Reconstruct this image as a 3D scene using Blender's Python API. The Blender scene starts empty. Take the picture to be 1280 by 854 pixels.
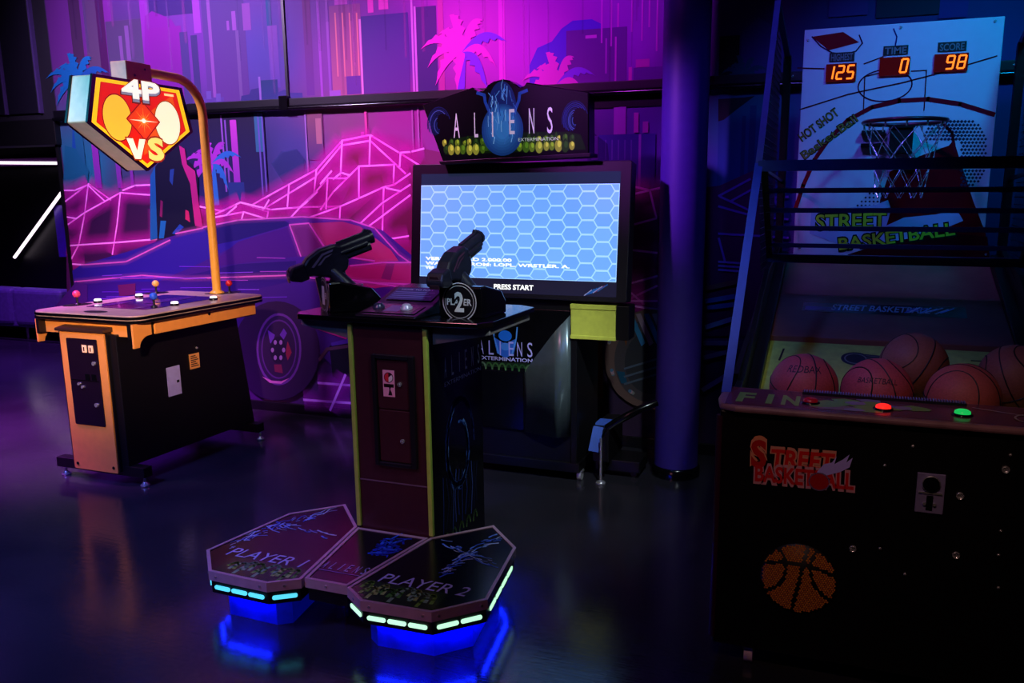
import bpy, math, random
from mathutils import Vector as V, Matrix as M
random.seed(7)
sc = bpy.context.scene
COL = sc.collection
R = math.radians
# ------------------------------------------------------------------ camera
FOC, PITCH, ROLL, YAW, EYE = 1024.3, R(10.81), R(-0.24), R(20.0), 1.55
PPX, PPY = 682.06, 441.59
_f = V((-math.sin(YAW) * math.cos(PITCH), math.cos(YAW) * math.cos(PITCH), -math.sin(PITCH)))
_r = V((math.cos(YAW), math.sin(YAW), 0))
_u = _r.cross(_f)
RT = _r * math.cos(ROLL) + _u * math.sin(ROLL)
UP = -_r * math.sin(ROLL) + _u * math.cos(ROLL)
cam = bpy.data.cameras.new('camera')
cam.sensor_width = 36; cam.lens = FOC / 1280 * 36
cam.shift_x = (640 - PPX) / 1280; cam.shift_y = (PPY - 427) / 1280
cam.clip_start = .05; cam.clip_end = 80
co = bpy.data.objects.new('camera', cam); COL.objects.link(co)
m = M((RT, UP, -_f)).transposed().to_4x4(); m.translation = V((0, 0, EYE)); co.matrix_world = m
sc.camera = co
def hit(px, X=None, Y=None, Z=None):
    """the point of the place that the photograph shows at px, on the plane X=, Y= or Z="""
    d = RT * ((px[0] - PPX) / FOC) + UP * ((PPY - px[1]) / FOC) + _f
    t = X / d.x if X is not None else (Y / d.y if Y is not None else (Z - EYE) / d.z)
    return V((0, 0, EYE)) + d * t
# ------------------------------------------------------------------ world, lamps, exposure
sc.view_settings.view_transform = 'Standard'; sc.view_settings.look = 'None'
sc.view_settings.gamma = 1; sc.view_settings.use_curve_mapping = False
sc.view_settings.exposure = 0.0
w = bpy.data.worlds.new('world'); sc.world = w; w.use_nodes = True
w.node_tree.nodes['Background'].inputs[0].default_value = (.10, .08, .30, 1)
w.node_tree.nodes['Background'].inputs[1].default_value = .01
sc.cycles.transparent_max_bounces = 24
sc.cycles.sample_clamp_indirect = 6
def lamp(name, kind, loc, aim, col, power, size=.2, angle=60, blend=.8):
    l = bpy.data.lights.new(name, kind); l.color = col; l.energy = power
    if kind == 'SPOT': l.spot_size = R(angle); l.spot_blend = blend; l.shadow_soft_size = size
    elif kind == 'AREA': l.shape = 'DISK'; l.size = size
    else: l.shadow_soft_size = size
    o = bpy.data.objects.new(name, l); COL.objects.link(o); o.location = loc
    o.rotation_euler = (V(aim) - V(loc)).to_track_quat('-Z', 'Y').to_euler()
    return o
# unseen spots outside the frame: hall washes, and fills added to light single machines
lamp('magenta_wash', 'SPOT', (-1.75, 2.9, 3.45), (-1.7, 4.85, 2.9), (.66, .05, 1.0), 185, .12, 68, 1)
lamp('rose_wash', 'SPOT', (-2.8, 2.7, 3.45), (-2.6, 4.85, 1.9), (1, .20, .88), 400, .12, 58, 1)
lamp('violet_wash', 'SPOT', (-4.6, 2.7, 3.45), (-4.5, 4.85, 2.3), (.74, .50, 1), 560, .12, 88, 1)
lamp('blue_wash', 'SPOT', (1.05, 2.9, 3.45), (.55, 4.35, 2.15), (.0, .42, 1), 130, .10, 50, 1)
lamp('violet_spot', 'SPOT', (-.55, 2.7, 3.45), (.0, 4.35, 1.85), (.16, .10, 1), 85, .10, 50, 1)
lamp('blue_spot', 'SPOT', (-1.35, 2.0, 3.45), (-.36, 3.15, 1.3), (.03, .14, 1), 85, .10, 36, 1)
lamp('violet_column', 'SPOT', (-3.3, 1.6, 3.45), (-.84, 4.44, 1.7), (.66, .12, 1), 760, .10, 16, 1)
lamp('rose_spot', 'SPOT', (-2.7, .2, 3.45), (-1.75, 2.7, 1.0), (1, .34, .48), 62, .15, 36, 1)
lamp('rose_fill', 'SPOT', (-1.9, -1.6, 2.0), (-1.65, 2.2, .3), (1, .36, .50), 62, .15, 22, 1)  # added low fill for the platform fronts, hangs free without a fixture
lamp('amber_fill', 'SPOT', (-.3, -1.0, 2.7), (-3.72, 3.5, 1.1), (1, .62, .44), 1750, .12, 19, 1)  # added behind the camera to brighten the table's orange panels
lamp('lilac_fill', 'SPOT', (-4.3, 2.6, 3.5), (-3.85, 3.65, .95), (.80, .62, 1), 170, .10, 28, 1)  # added above the table to lift its top
lamp('white_fill', 'SPOT', (.25, 1.5, 3.45), (-1.45, 3.7, .62), (.80, .93, 1), 260, .08, 36, 1)  # added to light the pedestal side and the lower cabinet
lamp('plate_fill', 'SPOT', (.25, 1.5, 3.45), (-1.42, 4.08, .62), (.85, .95, 1), 260, .06, 11, 1)  # narrow extra spot, added to brighten the bowed plate
lamp('gun_fill', 'SPOT', (-.9, -.8, 3.3), (-1.7, 2.95, 1.25), (.16, .28, 1), 120, .1, 15, 1)  # added from the front for a blue sheen on the guns
lamp('rose_spot', 'SPOT', (-.3, .2, 3.45), (.10, 2.75, .66), (1, .56, .46), 66, .15, 27, 1)
lamp('cyan_spot', 'SPOT', (-6.6, .4, 3.3), (-3.85, 3.4, 2.1), (.03, .55, 1), 900, .1, 11, 1)
lamp('violet_room', 'SPOT', (-7.9, 4.9, 3.5), (-7.9, 5.0, 0), (.34, .07, 1), 2600, .3, 100, 1)
lamp('violet_floor', 'SPOT', (-5.3, 2.6, 3.45), (-5.0, 3.8, 0), (.66, .07, 1), 2300, .3, 50, 1)
lamp('blue_floor', 'SPOT', (-3.6, .5, 3.45), (-3.5, 2.2, 0), (.17, .19, 1), 620, .3, 66, 1)
# ------------------------------------------------------------------ materials
def lin(c): return tuple(((x / 255) / 12.92 if x / 255 <= .04045 else ((x / 255 + .055) / 1.055) ** 2.4) for x in c)
MATS = {}
def mat(name, rgb, rough=.5, metal=0., noise=.08, scale=25, emit=0., bump=0., spec=.5, coat=0.):
    if name in MATS: return MATS[name]
    k = bpy.data.materials.new(name); k.use_nodes = True; nt = k.node_tree; b = nt.nodes['Principled BSDF']
    c = lin(rgb)
    tc = nt.nodes.new('ShaderNodeTexCoord'); nz = nt.nodes.new('ShaderNodeTexNoise')
    nz.inputs['Scale'].default_value = scale; nz.inputs['Detail'].default_value = 4
    nt.links.new(tc.outputs['Object'], nz.inputs['Vector'])
    rp = nt.nodes.new('ShaderNodeValToRGB')
    rp.color_ramp.elements[0].position = .3; rp.color_ramp.elements[1].position = .7
    rp.color_ramp.elements[0].color = tuple(x * (1 - noise) for x in c) + (1,)
    rp.color_ramp.elements[1].color = tuple(min(1, x * (1 + noise)) for x in c) + (1,)
    nt.links.new(nz.outputs['Fac'], rp.inputs[0]); nt.links.new(rp.outputs[0], b.inputs['Base Color'])
    b.inputs['Roughness'].default_value = rough; b.inputs['Metallic'].default_value = metal
    b.inputs['Specular IOR Level'].default_value = spec; b.inputs['Coat Weight'].default_value = coat
    if emit:
        b.inputs['Emission Color'].default_value = c + (1,); b.inputs['Emission Strength'].default_value = emit
    if bump:
        bp = nt.nodes.new('ShaderNodeBump'); bp.inputs['Strength'].default_value = bump; bp.inputs['Distance'].default_value = .01
        nt.links.new(nz.outputs['Fac'], bp.inputs['Height']); nt.links.new(bp.outputs[0], b.inputs['Normal'])
    MATS[name] = k; return k
def print_mat(name, rough=.5, emit=0., spec=.4, alpha=False):
    """flat print: colours come from the printed shapes themselves"""
    k = bpy.data.materials.new(name); k.use_nodes = True; nt = k.node_tree; b = nt.nodes['Principled BSDF']
    a = nt.nodes.new('ShaderNodeVertexColor'); a.layer_name = 'Col'
    nt.links.new(a.outputs[0], b.inputs['Base Color']); b.inputs['Roughness'].default_value = rough
    b.inputs['Specular IOR Level'].default_value = spec
    if emit:
        nt.links.new(a.outputs[0], b.inputs['Emission Color']); b.inputs['Emission Strength'].default_value = emit
    if alpha: nt.links.new(a.outputs[1], b.inputs['Alpha'])
    MATS[name] = k; return k
MAP = mat
BLACK = mat('black_laminate', (11, 10, 14), .42, noise=.2)
GLOSS = mat('black_gloss', (10, 10, 14), .16, noise=.2)
DARK = mat('black_steel', (20, 20, 26), .38, .3, noise=.2)
GUNM = mat('gun_plastic', (34, 36, 50), .34, noise=.25, scale=60)
CHROME = mat('chrome', (225, 225, 230), .26, .75)
STEEL = mat('brushed_steel', (150, 148, 155), .34, 1.)
ORANGE = mat('orange_yellow_panel', (250, 164, 74), .45, noise=.04)
YEL = mat('yellow_paint', (232, 170, 60), .35, noise=.05)
LIME = mat('lime_molding', (178, 205, 80), .45)
WHITE = mat('white_print', (225, 228, 240), .5)
PRINT = print_mat('print', .45)
PRINTG = print_mat('glossy_print', .22)
MURAL = print_mat('mural_print', .62, alpha=True, spec=.25)
LIT = print_mat('backlit_print', .3, emit=1.0)
LITDIM = print_mat('dim_backlit_print', .3, emit=.42)
SCREEN = print_mat('screen_picture', .15, emit=1.08)
# ------------------------------------------------------------------ mesh helpers
ROOT = {}
class MB:
    def __init__(s): s.v = []; s.f = []; s.c = []; s.sm = []; s.cc = (1, 1, 1, 1)
    def add(s, vs, fs, smooth=False, cols=None):
        n = len(s.v); s.v += [V(p) for p in vs]
        for k, f in enumerate(fs):
            s.f.append([i + n for i in f]); s.sm.append(smooth)
            s.c.append([cols[i] for i in f] if cols else [s.cc] * len(f))
        return s
    def color(s, rgb, a=1.): s.cc = lin(rgb) + (a,); return s
    def box(s, lo, hi, rot=None, piv=None):
        x0, y0, z0 = lo; x1, y1, z1 = hi
        vs = [V(p) for p in ((x0,y0,z0),(x1,y0,z0),(x1,y1,z0),(x0,y1,z0),(x0,y0,z1),(x1,y0,z1),(x1,y1,z1),(x0,y1,z1))]
        if rot is not None: vs = [piv + rot @ (p - piv) for p in vs]
        return s.add(vs, [(0,3,2,1),(4,5,6,7),(0,1,5,4),(1,2,6,5),(2,3,7,6),(3,0,4,7)])
    def hexa(s, b, t):
        n = len(b)
        return s.add(list(b) + list(t), [list(range(n))[::-1], list(range(n, 2 * n))] + [(i, (i + 1) % n, n + (i + 1) % n, n + i) for i in range(n)])
    def prism(s, pts, o, ex, ey, ez, d):
        """2-D outline pts on frame o, ex, ey, extruded by d along ez"""
        o, ex, ey, ez = V(o), V(ex), V(ey), V(ez)
        b = [o + ex * p[0] + ey * p[1] for p in pts]
        if ex.cross(ey).dot(ez) * (1 if d > 0 else -1) * area(pts) < 0: b = b[::-1]
        return s.hexa(b, [p + ez * d for p in b])
    def tube(s, path, r, n=8, closed=False, caps=True):
        P = [V(p) for p in path]; k = len(P); rings = []; up = None
        for i, p in enumerate(P):
            a = P[(i - 1) % k] if (closed or i) else p; b = P[(i + 1) % k] if (closed or i < k - 1) else p
            t = (b - a).normalized()
            if up is None:
                up = t.orthogonal().normalized()
            up = (up - t * up.dot(t)).normalized(); q = t.cross(up)
            rr = r[i] if isinstance(r, (list, tuple)) else r
            rings.append([p + (up * math.cos(2 * math.pi * j / n) + q * math.sin(2 * math.pi * j / n)) * rr for j in range(n)])
        vs = [v for g in rings for v in g]; fs = []
        for i in range(k if closed else k - 1):
            a, b = i * n, ((i + 1) % k) * n
            fs += [(a + j, a + (j + 1) % n, b + (j + 1) % n, b + j) for j in range(n)]
        s.add(vs, fs, n > 5)
        if caps and not closed:
            s.add(rings[0], [list(range(n))[::-1]]); s.add(rings[-1], [list(range(n))])
        return s
    def cyl(s, a, b, r, n=16, r2=None): return s.tube([a, b], [r, r if r2 is None else r2], n)
    def lathe(s, prof, o, ax=(0, 0, 1), n=20):
        ax = V(ax).normalized(); q = ax.orthogonal().normalized(); t = ax.cross(q); o = V(o)
        vs = [o + ax * z + (q * math.cos(2 * math.pi * j / n) + t * math.sin(2 * math.pi * j / n)) * r for r, z in prof for j in range(n)]
        fs = [(i * n + j, i * n + (j + 1) % n, (i + 1) * n + (j + 1) % n, (i + 1) * n + j) for i in range(len(prof) - 1) for j in range(n)]
        return s.add(vs, fs, True)
    def ball(s, o, r, n=20, k=12): return s.lathe([(max(r * math.sin(math.pi * i / k), 1e-5), -r * math.cos(math.pi * i / k)) for i in range(k + 1)], o, n=n)
    def flat(s, pts, o, ex, ey, rgb=None, a=1., lift=0.):
        o, ex, ey = V(o), V(ex), V(ey); n = ex.cross(ey)
        if rgb is not None: s.color(rgb, a)
        if area(pts) < 0: pts = pts[::-1]
        return s.add([o + ex * p[0] + ey * p[1] + n * lift for p in pts], [list(range(len(pts)))])
    def stroke(s, pts, wd, o, ex, ey, rgb=None, lift=0., closed=False):
        if closed: pts = list(pts) + [pts[0]]
        for a, b in zip(pts, pts[1:]):
            d = V((b[0] - a[0], b[1] - a[1])); L = d.length
            if L < 1e-6: continue
            d /= L; n = V((-d.y, d.x)) * wd / 2; e = d * wd * .3
            s.flat([(a[0]-e.x-n.x, a[1]-e.y-n.y), (b[0]+e.x-n.x, b[1]+e.y-n.y), (b[0]+e.x+n.x, b[1]+e.y+n.y), (a[0]-e.x+n.x, a[1]-e.y+n.y)], o, ex, ey, rgb, 1, lift)
        return s
    def text(s, body, o, ex, ey, h, width=None, rgb=None, depth=.0, shear=0., lift=.0, fat=0., align='C', space=1.):
        """lettering laid on the frame o, ex, ey; h is the capital height"""
        vs, fs = glyphs(body, shear, fat, space)
        x0 = min(p[0] for p in vs); x1 = max(p[0] for p in vs)
        sy = h / .69; sx = (width / (x1 - x0)) if width else sy
        off = {'C': (x0 + x1) / 2, 'L': x0, 'R': x1}[align]
        o, ex, ey = V(o), V(ex), V(ey); n = ex.cross(ey)
        if rgb is not None: s.color(rgb)
        return s.add([o + ex * ((p[0] - off) * sx) + ey * (p[1] * sy) + n * lift for p in vs], fs)
    def build(s, name, mt, parent=None, bev=0., loc=None, kind=None, label=None, seg=2):
        root = parent
        while root is not None and root.parent: root = root.parent
        base = V(ROOT[root.name]) if root is not None else V(loc or (0, 0, 0))
        me = bpy.data.meshes.new(name)
        me.from_pydata([tuple(p - base) for p in s.v], [], s.f)
        me.polygons.foreach_set('use_smooth', s.sm)
        at = me.color_attributes.new('Col', 'FLOAT_COLOR', 'CORNER')
        flatc = [x for fc in s.c for c in fc for x in c]
        if len(flatc) == 4 * len(at.data): at.data.foreach_set('color', flatc)
        me.materials.append(mt)
        o = bpy.data.objects.new(name, me); COL.objects.link(o)
        if parent is not None: o.parent = parent
        else: o.location = base; ROOT[o.name] = base
        if bev:
            b = o.modifiers.new('bevel', 'BEVEL'); b.width = bev; b.segments = seg; b.limit_method = 'ANGLE'; b.angle_limit = R(35); b.harden_normals = False
        if kind: o['kind'] = kind
        if label: o['label'] = label
        return o
def area(p): return sum(p[i][0] * p[(i + 1) % len(p)][1] - p[(i + 1) % len(p)][0] * p[i][1] for i in range(len(p))) / 2
_G = {}
def glyphs(body, shear, fat, space):
    key = (body, shear, fat, space)
    if key not in _G:
        cu = bpy.data.curves.new('t', 'FONT'); cu.body = body; cu.shear = shear; cu.offset = fat; cu.resolution_u = 3; cu.space_character = space
        o = bpy.data.objects.new('t', cu); COL.objects.link(o)
        bpy.context.view_layer.update()
        me = o.evaluated_get(bpy.context.evaluated_depsgraph_get()).to_mesh()
        _G[key] = ([tuple(v.co[:2]) for v in me.vertices], [tuple(p.vertices) for p in me.polygons])
        bpy.data.objects.remove(o); bpy.data.curves.remove(cu)
    return _G[key]
def thing(name, label, cat, loc, group=None):
    o = bpy.data.objects.new(name, None); COL.objects.link(o); o.location = loc; o.empty_display_size = .1
    ROOT[o.name] = V(loc); o['label'] = label; o['category'] = cat
    if group: o['group'] = group
    return o
def tag(o, label, cat, group=None):
    o['label'] = label; o['category'] = cat
    if group: o['group'] = group
    return o
def struct(o): o['kind'] = 'structure'; return o
def arc(cx, cy, rx, ry, a0, a1, n): return [(cx + rx * math.cos(R(a0 + (a1 - a0) * i / n)), cy + ry * math.sin(R(a0 + (a1 - a0) * i / n))) for i in range(n + 1)]
def rrect(x0, y0, x1, y1, r, n=5):
    return arc(x1 - r, y0 + r, r, r, -90, 0, n) + arc(x1 - r, y1 - r, r, r, 0, 90, n) + arc(x0 + r, y1 - r, r, r, 90, 180, n) + arc(x0 + r, y0 + r, r, r, 180, 270, n)
EX, EY, EZ = V((1, 0, 0)), V((0, 1, 0)), V((0, 0, 1))
# ------------------------------------------------------------------ the room
WY = 4.85; WL = -5.75; CEIL = 3.7
def floor_mat():
    k = bpy.data.materials.new('polished_concrete'); k.use_nodes = True; nt = k.node_tree; b = nt.nodes['Principled BSDF']; L = nt.links.new
    tc = nt.nodes.new('ShaderNodeTexCoord')
    n1 = nt.nodes.new('ShaderNodeTexNoise'); n1.inputs['Scale'].default_value = 2.2; n1.inputs['Detail'].default_value = 8; L(tc.outputs['Object'], n1.inputs['Vector'])
    mp = nt.nodes.new('ShaderNodeMapping'); mp.inputs['Rotation'].default_value = (0, 0, .7); mp.inputs['Scale'].default_value = (3, 60, 1); L(tc.outputs['Object'], mp.inputs['Vector'])
    n2 = nt.nodes.new('ShaderNodeTexNoise'); n2.inputs['Scale'].default_value = 1.5; n2.inputs['Detail'].default_value = 6; L(mp.outputs[0], n2.inputs['Vector'])
    n3 = nt.nodes.new('ShaderNodeTexNoise'); n3.inputs['Scale'].default_value = 45; n3.inputs['Detail'].default_value = 5; L(tc.outputs['Object'], n3.inputs['Vector'])
    cr = nt.nodes.new('ShaderNodeValToRGB'); cr.color_ramp.elements[0].color = lin((32, 31, 38)) + (1,); cr.color_ramp.elements[1].color = lin((56, 54, 64)) + (1,)
    L(n1.outputs['Fac'], cr.inputs[0]); L(cr.outputs[0], b.inputs['Base Color'])
    mr = nt.nodes.new('ShaderNodeMapRange'); mr.inputs[1].default_value = .3; mr.inputs[2].default_value = .75; mr.inputs[3].default_value = .11; mr.inputs[4].default_value = .27
    mx = nt.nodes.new('ShaderNodeMath'); mx.operation = 'ADD'; m2 = nt.nodes.new('ShaderNodeMath'); m2.operation = 'MULTIPLY'; m2.inputs[1].default_value = .5
    L(n1.outputs['Fac'], mx.inputs[0]); L(n3.outputs['Fac'], mx.inputs[1]); L(mx.outputs[0], m2.inputs[0]); L(m2.outputs[0], mr.inputs[0]); L(mr.outputs[0], b.inputs['Roughness'])
    m3 = nt.nodes.new('ShaderNodeMath'); m3.operation = 'ADD'; L(n2.outputs['Fac'], m3.inputs[0]); L(n3.outputs['Fac'], m3.inputs[1])
    bp = nt.nodes.new('ShaderNodeBump'); bp.inputs['Strength'].default_value = .05; bp.inputs['Distance'].default_value = .006
    L(m3.outputs[0], bp.inputs['Height']); L(bp.outputs[0], b.inputs['Normal'])
    b.inputs['Specular IOR Level'].default_value = .5
    return k
struct(MB().box((-12, -4, -.1), (4.2, 9.2, 0)).build('floor', floor_mat()))
PAINT = mat('dark_wall_paint', (22, 18, 34), .7, noise=.15, scale=6)
CPAINT = mat('black_ceiling_paint', (10, 9, 14), .8, noise=.2)
struct(MB().box((-12, -4, CEIL), (4.2, 9.2, CEIL + .1)).build('ceiling', CPAINT))
struct(MB().box((4.1, -4, 0), (4.2, WY, CEIL)).build('wall_right', PAINT))
struct(MB().box((-12, -4.1, 0), (4.2, -4, CEIL)).build('wall_front', PAINT))
struct(MB().box((-12.1, -4, 0), (-12, 9.2, CEIL)).build('wall_left', PAINT))
struct(MB().box((-12, 9.1, 0), (WL, 9.2, CEIL)).build('wall_far', PAINT))
struct(MB().box((WL, WY + .15, 0), (WL + .12, 9.1, CEIL)).build('wall_side', PAINT))
wall = struct(MB().box((WL, WY, 0), (4.1, WY + .15, CEIL)).build('wall_back', mat('mural_ground', (60, 34, 86), .65)))
# dark upper wall over the opening to the next room, with the standing-seam panels
hd = struct(MB().box((-12, WY, 2.12), (WL, WY + .15, CEIL)).build('wall_header', PAINT))
PANEL = mat('indigo_panel', (20, 18, 34), .5)
for i in range(7):
    x = WL - .16 - i * .36
    MB().box((x - .32, WY - .022, 2.20), (x, WY + .001, CEIL - .02)).build('panel', PANEL, hd, .004)
    MB().box((x + .012, WY - .03, 2.20), (x + .03, WY + .001, CEIL - .02)).build('seam_strip', mat('violet_seam', (80, 60, 120), .45), hd)
struct(MB().box((-12, WY - .05, 1.96), (WL + .02, WY + .15, 2.15)).build('trim_1', mat('black_beam', (9, 9, 14), .5), bev=.004))
struct(MB().box((WL - .03, WY - .02, 0), (WL, WY + .15, 1.96)).build('trim_2', mat('black_beam', (9, 9, 14), .5)))
# black cable rail that crosses the mural, and the joint between its upper panels
rail = struct(MB().box((WL + .02, WY - .05, 2.155), (4.1, WY, 2.208)).build('trim_3', mat('black_rail', (13, 12, 20), .35), bev=.006))
MB().cyl((WL + .02, WY - .05, 2.143), (4.1, WY - .05, 2.143), .013, 10).build('conduit', GLOSS, rail)
MB().box((-3.625, WY - .012, 2.215), (-3.605, WY, CEIL)).build('joint_strip', mat('black_rail', (13, 12, 20), .35), rail)
MB().box((-3.65, WY - .068, 2.128), (-3.58, WY - .02, 2.225)).build('clamp', GLOSS, rail, .006)
struct(MB().box((WL, WY - .018, 0), (4.1, WY, .07)).build('baseboard_back', mat('black_skirting', (12, 10, 18), .4), bev=.004))
# ------------------------------------------------------------------ the mural printed on the back wall
INK = .62            # density of the printed areas against the fluorescent lines
class Mural(MB):
    def __init__(s): MB.__init__(s); s.n = 4
    def P(s, p): h = hit(p, Y=WY); return (h.x, h.z)
    def lift(s): s.n += 1; return s.n * .00005
    def put(s, uz, cols):
        L = s.lift(); cols = [tuple(x * INK for x in c[:3]) + (c[3],) for c in cols]
        s.add([V((p[0], WY - L, p[1])) for p in uz], [list(range(len(uz)))], cols=cols)
    def poly(s, px, rgb, a=1., rgb2=None):
        uz = [s.P(p) for p in px]
        if area(uz) < 0: uz = uz[::-1]
        if rgb2 is None: cols = [lin(rgb) + (a,)] * len(uz)
        else:
            z0 = min(p[1] for p in uz); z1 = max(p[1] for p in uz); A, B = lin(rgb), lin(rgb2)
            cols = [tuple(A[k] + (B[k] - A[k]) * (z1 - p[1]) / max(1e-6, z1 - z0) for k in range(3)) + (a,) for p in uz]
        s.put(uz, cols)
    def line(s, px, wd=.016, rgb=(255, 90, 235), halo=.10, ha=.45, hrgb=None):
        uz = [s.P(p) for p in px]; L = s.lift(); L2 = s.lift(); c = lin(rgb); hc = lin(hrgb or rgb)
        for a, b in zip(uz, uz[1:]):
            d = V((b[0] - a[0], b[1] - a[1]))
            if d.length < 1e-5: continue
            d.normalize(); n = V((-d.y, d.x))
            def q(p, k, LL): return V((p[0] + n.x * k, WY - LL, p[1] + n.y * k))
            if halo:
                for sg in (1, -1):
                    vs = [q(a, 0, L), q(b, 0, L), q(b, sg * halo, L), q(a, sg * halo, L)]
                    cs = [hc + (ha,), hc + (ha,), hc + (0,), hc + (0,)]
                    if sg < 0: vs = vs[::-1]; cs = cs[::-1]
                    s.add(vs, [(0, 1, 2, 3)], cols=cs)
            e = d * wd * .3
            a2 = (a[0] - e.x, a[1] - e.y); b2 = (b[0] + e.x, b[1] + e.y)
            s.add([q(a2, -wd / 2, L2), q(b2, -wd / 2, L2), q(b2, wd / 2, L2), q(a2, wd / 2, L2)], [(0, 1, 2, 3)], cols=[c + (1,)] * 4)
    def palm(s, cx, cy, r, rgb, rgb2, trunk=None):
        if trunk: s.poly([(cx - 4, cy), (cx + 4, cy), (trunk[0] + 5, trunk[1]), (trunk[0] - 5, trunk[1])], rgb2)
        for k, (a, l) in enumerate(((168, 1.), (140, .8), (108, 1.05), (62, 1.), (20, 1.1), (-14, .8), (-52, .95), (-100, .8), (-135, .9), (195, .85))):
            top = []; bot = []; n = 12
            for i in range(n + 1):
                t = i / n; x = math.cos(R(a)) * r * l * t; y = math.sin(R(a)) * r * l * t + r * (.30 * math.sin(t * 2.4) - .34 * t * t)
                wv = r * .17 * math.sin(math.pi * min(1, t * .9 + .1)) * (1 - .2 * t)
                dx, dy = -math.sin(R(a)), math.cos(R(a))
                j = .55 if i % 2 else 1.15
                top.append((cx + x + dx * wv * .6, cy - y - dy * wv * .6)); bot.append((cx + x - dx * wv * j, cy - y + dy * wv * j))
            s.poly(top + bot[::-1], rgb2 if k in (4, 6) else rgb)
mu = Mural()
# sky and haze of the print; coloured wall light is mixed into these colours
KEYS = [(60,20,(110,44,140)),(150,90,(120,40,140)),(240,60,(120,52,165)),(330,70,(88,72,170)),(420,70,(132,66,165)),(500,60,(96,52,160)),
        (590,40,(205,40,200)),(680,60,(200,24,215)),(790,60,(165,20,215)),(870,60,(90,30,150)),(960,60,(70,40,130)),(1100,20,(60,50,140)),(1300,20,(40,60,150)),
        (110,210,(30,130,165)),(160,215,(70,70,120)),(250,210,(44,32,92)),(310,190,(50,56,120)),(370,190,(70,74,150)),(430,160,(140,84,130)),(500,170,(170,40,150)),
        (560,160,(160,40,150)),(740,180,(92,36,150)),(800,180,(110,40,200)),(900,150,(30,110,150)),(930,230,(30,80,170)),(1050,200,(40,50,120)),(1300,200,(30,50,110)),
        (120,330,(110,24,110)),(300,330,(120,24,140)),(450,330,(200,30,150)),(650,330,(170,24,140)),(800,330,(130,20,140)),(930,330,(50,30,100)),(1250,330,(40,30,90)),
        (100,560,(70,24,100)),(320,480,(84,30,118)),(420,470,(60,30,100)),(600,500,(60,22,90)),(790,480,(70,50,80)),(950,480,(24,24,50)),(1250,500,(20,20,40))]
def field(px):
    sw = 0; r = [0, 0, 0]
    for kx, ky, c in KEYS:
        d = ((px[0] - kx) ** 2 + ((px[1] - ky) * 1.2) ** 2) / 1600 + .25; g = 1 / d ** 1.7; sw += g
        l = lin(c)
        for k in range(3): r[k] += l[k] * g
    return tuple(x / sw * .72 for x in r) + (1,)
def topx(x, z):
    d = V((x, WY, z)) - V((0, 0, EYE)); t = d.dot(_f)
    return (PPX + FOC * d.dot(RT) / t, PPY - FOC * d.dot(UP) / t)
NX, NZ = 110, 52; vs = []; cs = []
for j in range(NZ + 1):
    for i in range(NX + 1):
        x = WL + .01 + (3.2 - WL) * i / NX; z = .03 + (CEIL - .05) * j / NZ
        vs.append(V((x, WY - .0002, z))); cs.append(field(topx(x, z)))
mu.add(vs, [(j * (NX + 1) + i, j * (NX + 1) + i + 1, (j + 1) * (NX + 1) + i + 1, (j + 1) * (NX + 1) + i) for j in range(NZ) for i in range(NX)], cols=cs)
def bld(x0, x1, y0, y1, rgb, rgb2=None, lean=0., a=1.):     # a tower or a streak of haze, upright on the wall
    u0, u1 = hit((x0, y0), Y=WY).x, hit((x1, y0), Y=WY).x
    za, zb = hit(((x0 + x1) / 2, y0), Y=WY).z, hit(((x0 + x1) / 2, y1), Y=WY).z
    A, B = lin(rgb) + (a,), lin(rgb2 or rgb) + (a,)
    mu.put([(u0, zb), (u1, zb), (u1, za), (u0, za)], [B, B, A, A])
# upper panel: skyline in violet haze
bld(78, 92, -60, 165, (70, 26, 86), (90, 60, 100)); bld(96, 112, -60, 150, (98, 60, 120), (110, 84, 120)); bld(112, 122, -60, 160, (84, 24, 96))
bld(122, 131, -60, 150, (150, 44, 180), (110, 40, 130)); bld(131, 178, 25, 160, (92, 66, 120), (96, 84, 130)); bld(131, 172, -60, 25, (120, 40, 165), (96, 60, 140))
bld(148, 152, 45, 120, (140, 90, 170)); bld(155, 160, 32, 120, (140, 90, 170)); bld(168, 178, -60, 140, (176, 50, 205), (130, 40, 165))
bld(180, 236, -60, 20, (70, 40, 130)); mu.poly([(181, 20), (190, 14), (205, 20), (214, 24), (224, 40), (228, 62), (229, 120), (181, 120)], (150, 24, 175), 1, (140, 30, 170))
bld(184, 226, 34, 140, (150, 24, 172), (128, 30, 160)); bld(224, 234, 40, 140, (82, 60, 140)); bld(235, 244, -60, 42, (176, 70, 210)); bld(238, 246, 44, 140, (72, 54, 130))
bld(246, 300, -60, 150, (92, 66, 148), (112, 60, 160)); bld(253, 257, -60, 140, (160, 90, 190)); bld(283, 286, 26, 38, (170, 90, 200)); bld(289, 294, 14, 38, (170, 90, 200)); bld(302, 312, 4, 38, (160, 84, 190))
bld(294, 298, 38, 130, (130, 90, 170)); bld(328, 334, -60, 110, (30, 110, 150), (60, 80, 170)); bld(334, 346, 32, 110, (150, 84, 195), (112, 80, 190)); bld(348, 352, -60, 120, (112, 84, 170))
bld(374, 384, -60, 120, (140, 52, 132), (120, 60, 165)); bld(392, 395, -60, 124, (176, 90, 215)); bld(403, 406, -60, 128, (190, 110, 220), (150, 90, 200))
bld(411, 450, 6, 122, (150, 84, 160), (190, 110, 150))
for x in (418, 427, 436, 445): bld(x, x + 1.6, 16, 96, (240, 150, 160))
bld(433, 451, 95, 118, (110, 60, 168)); bld(417, 433, -20, 6, (200, 90, 210)); bld(451, 510, 18, 116, (72, 56, 150), (104, 56, 160)); bld(459, 466, -10, 16, (235, 80, 215)); bld(472, 484, -30, 12, (235, 80, 215))
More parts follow.
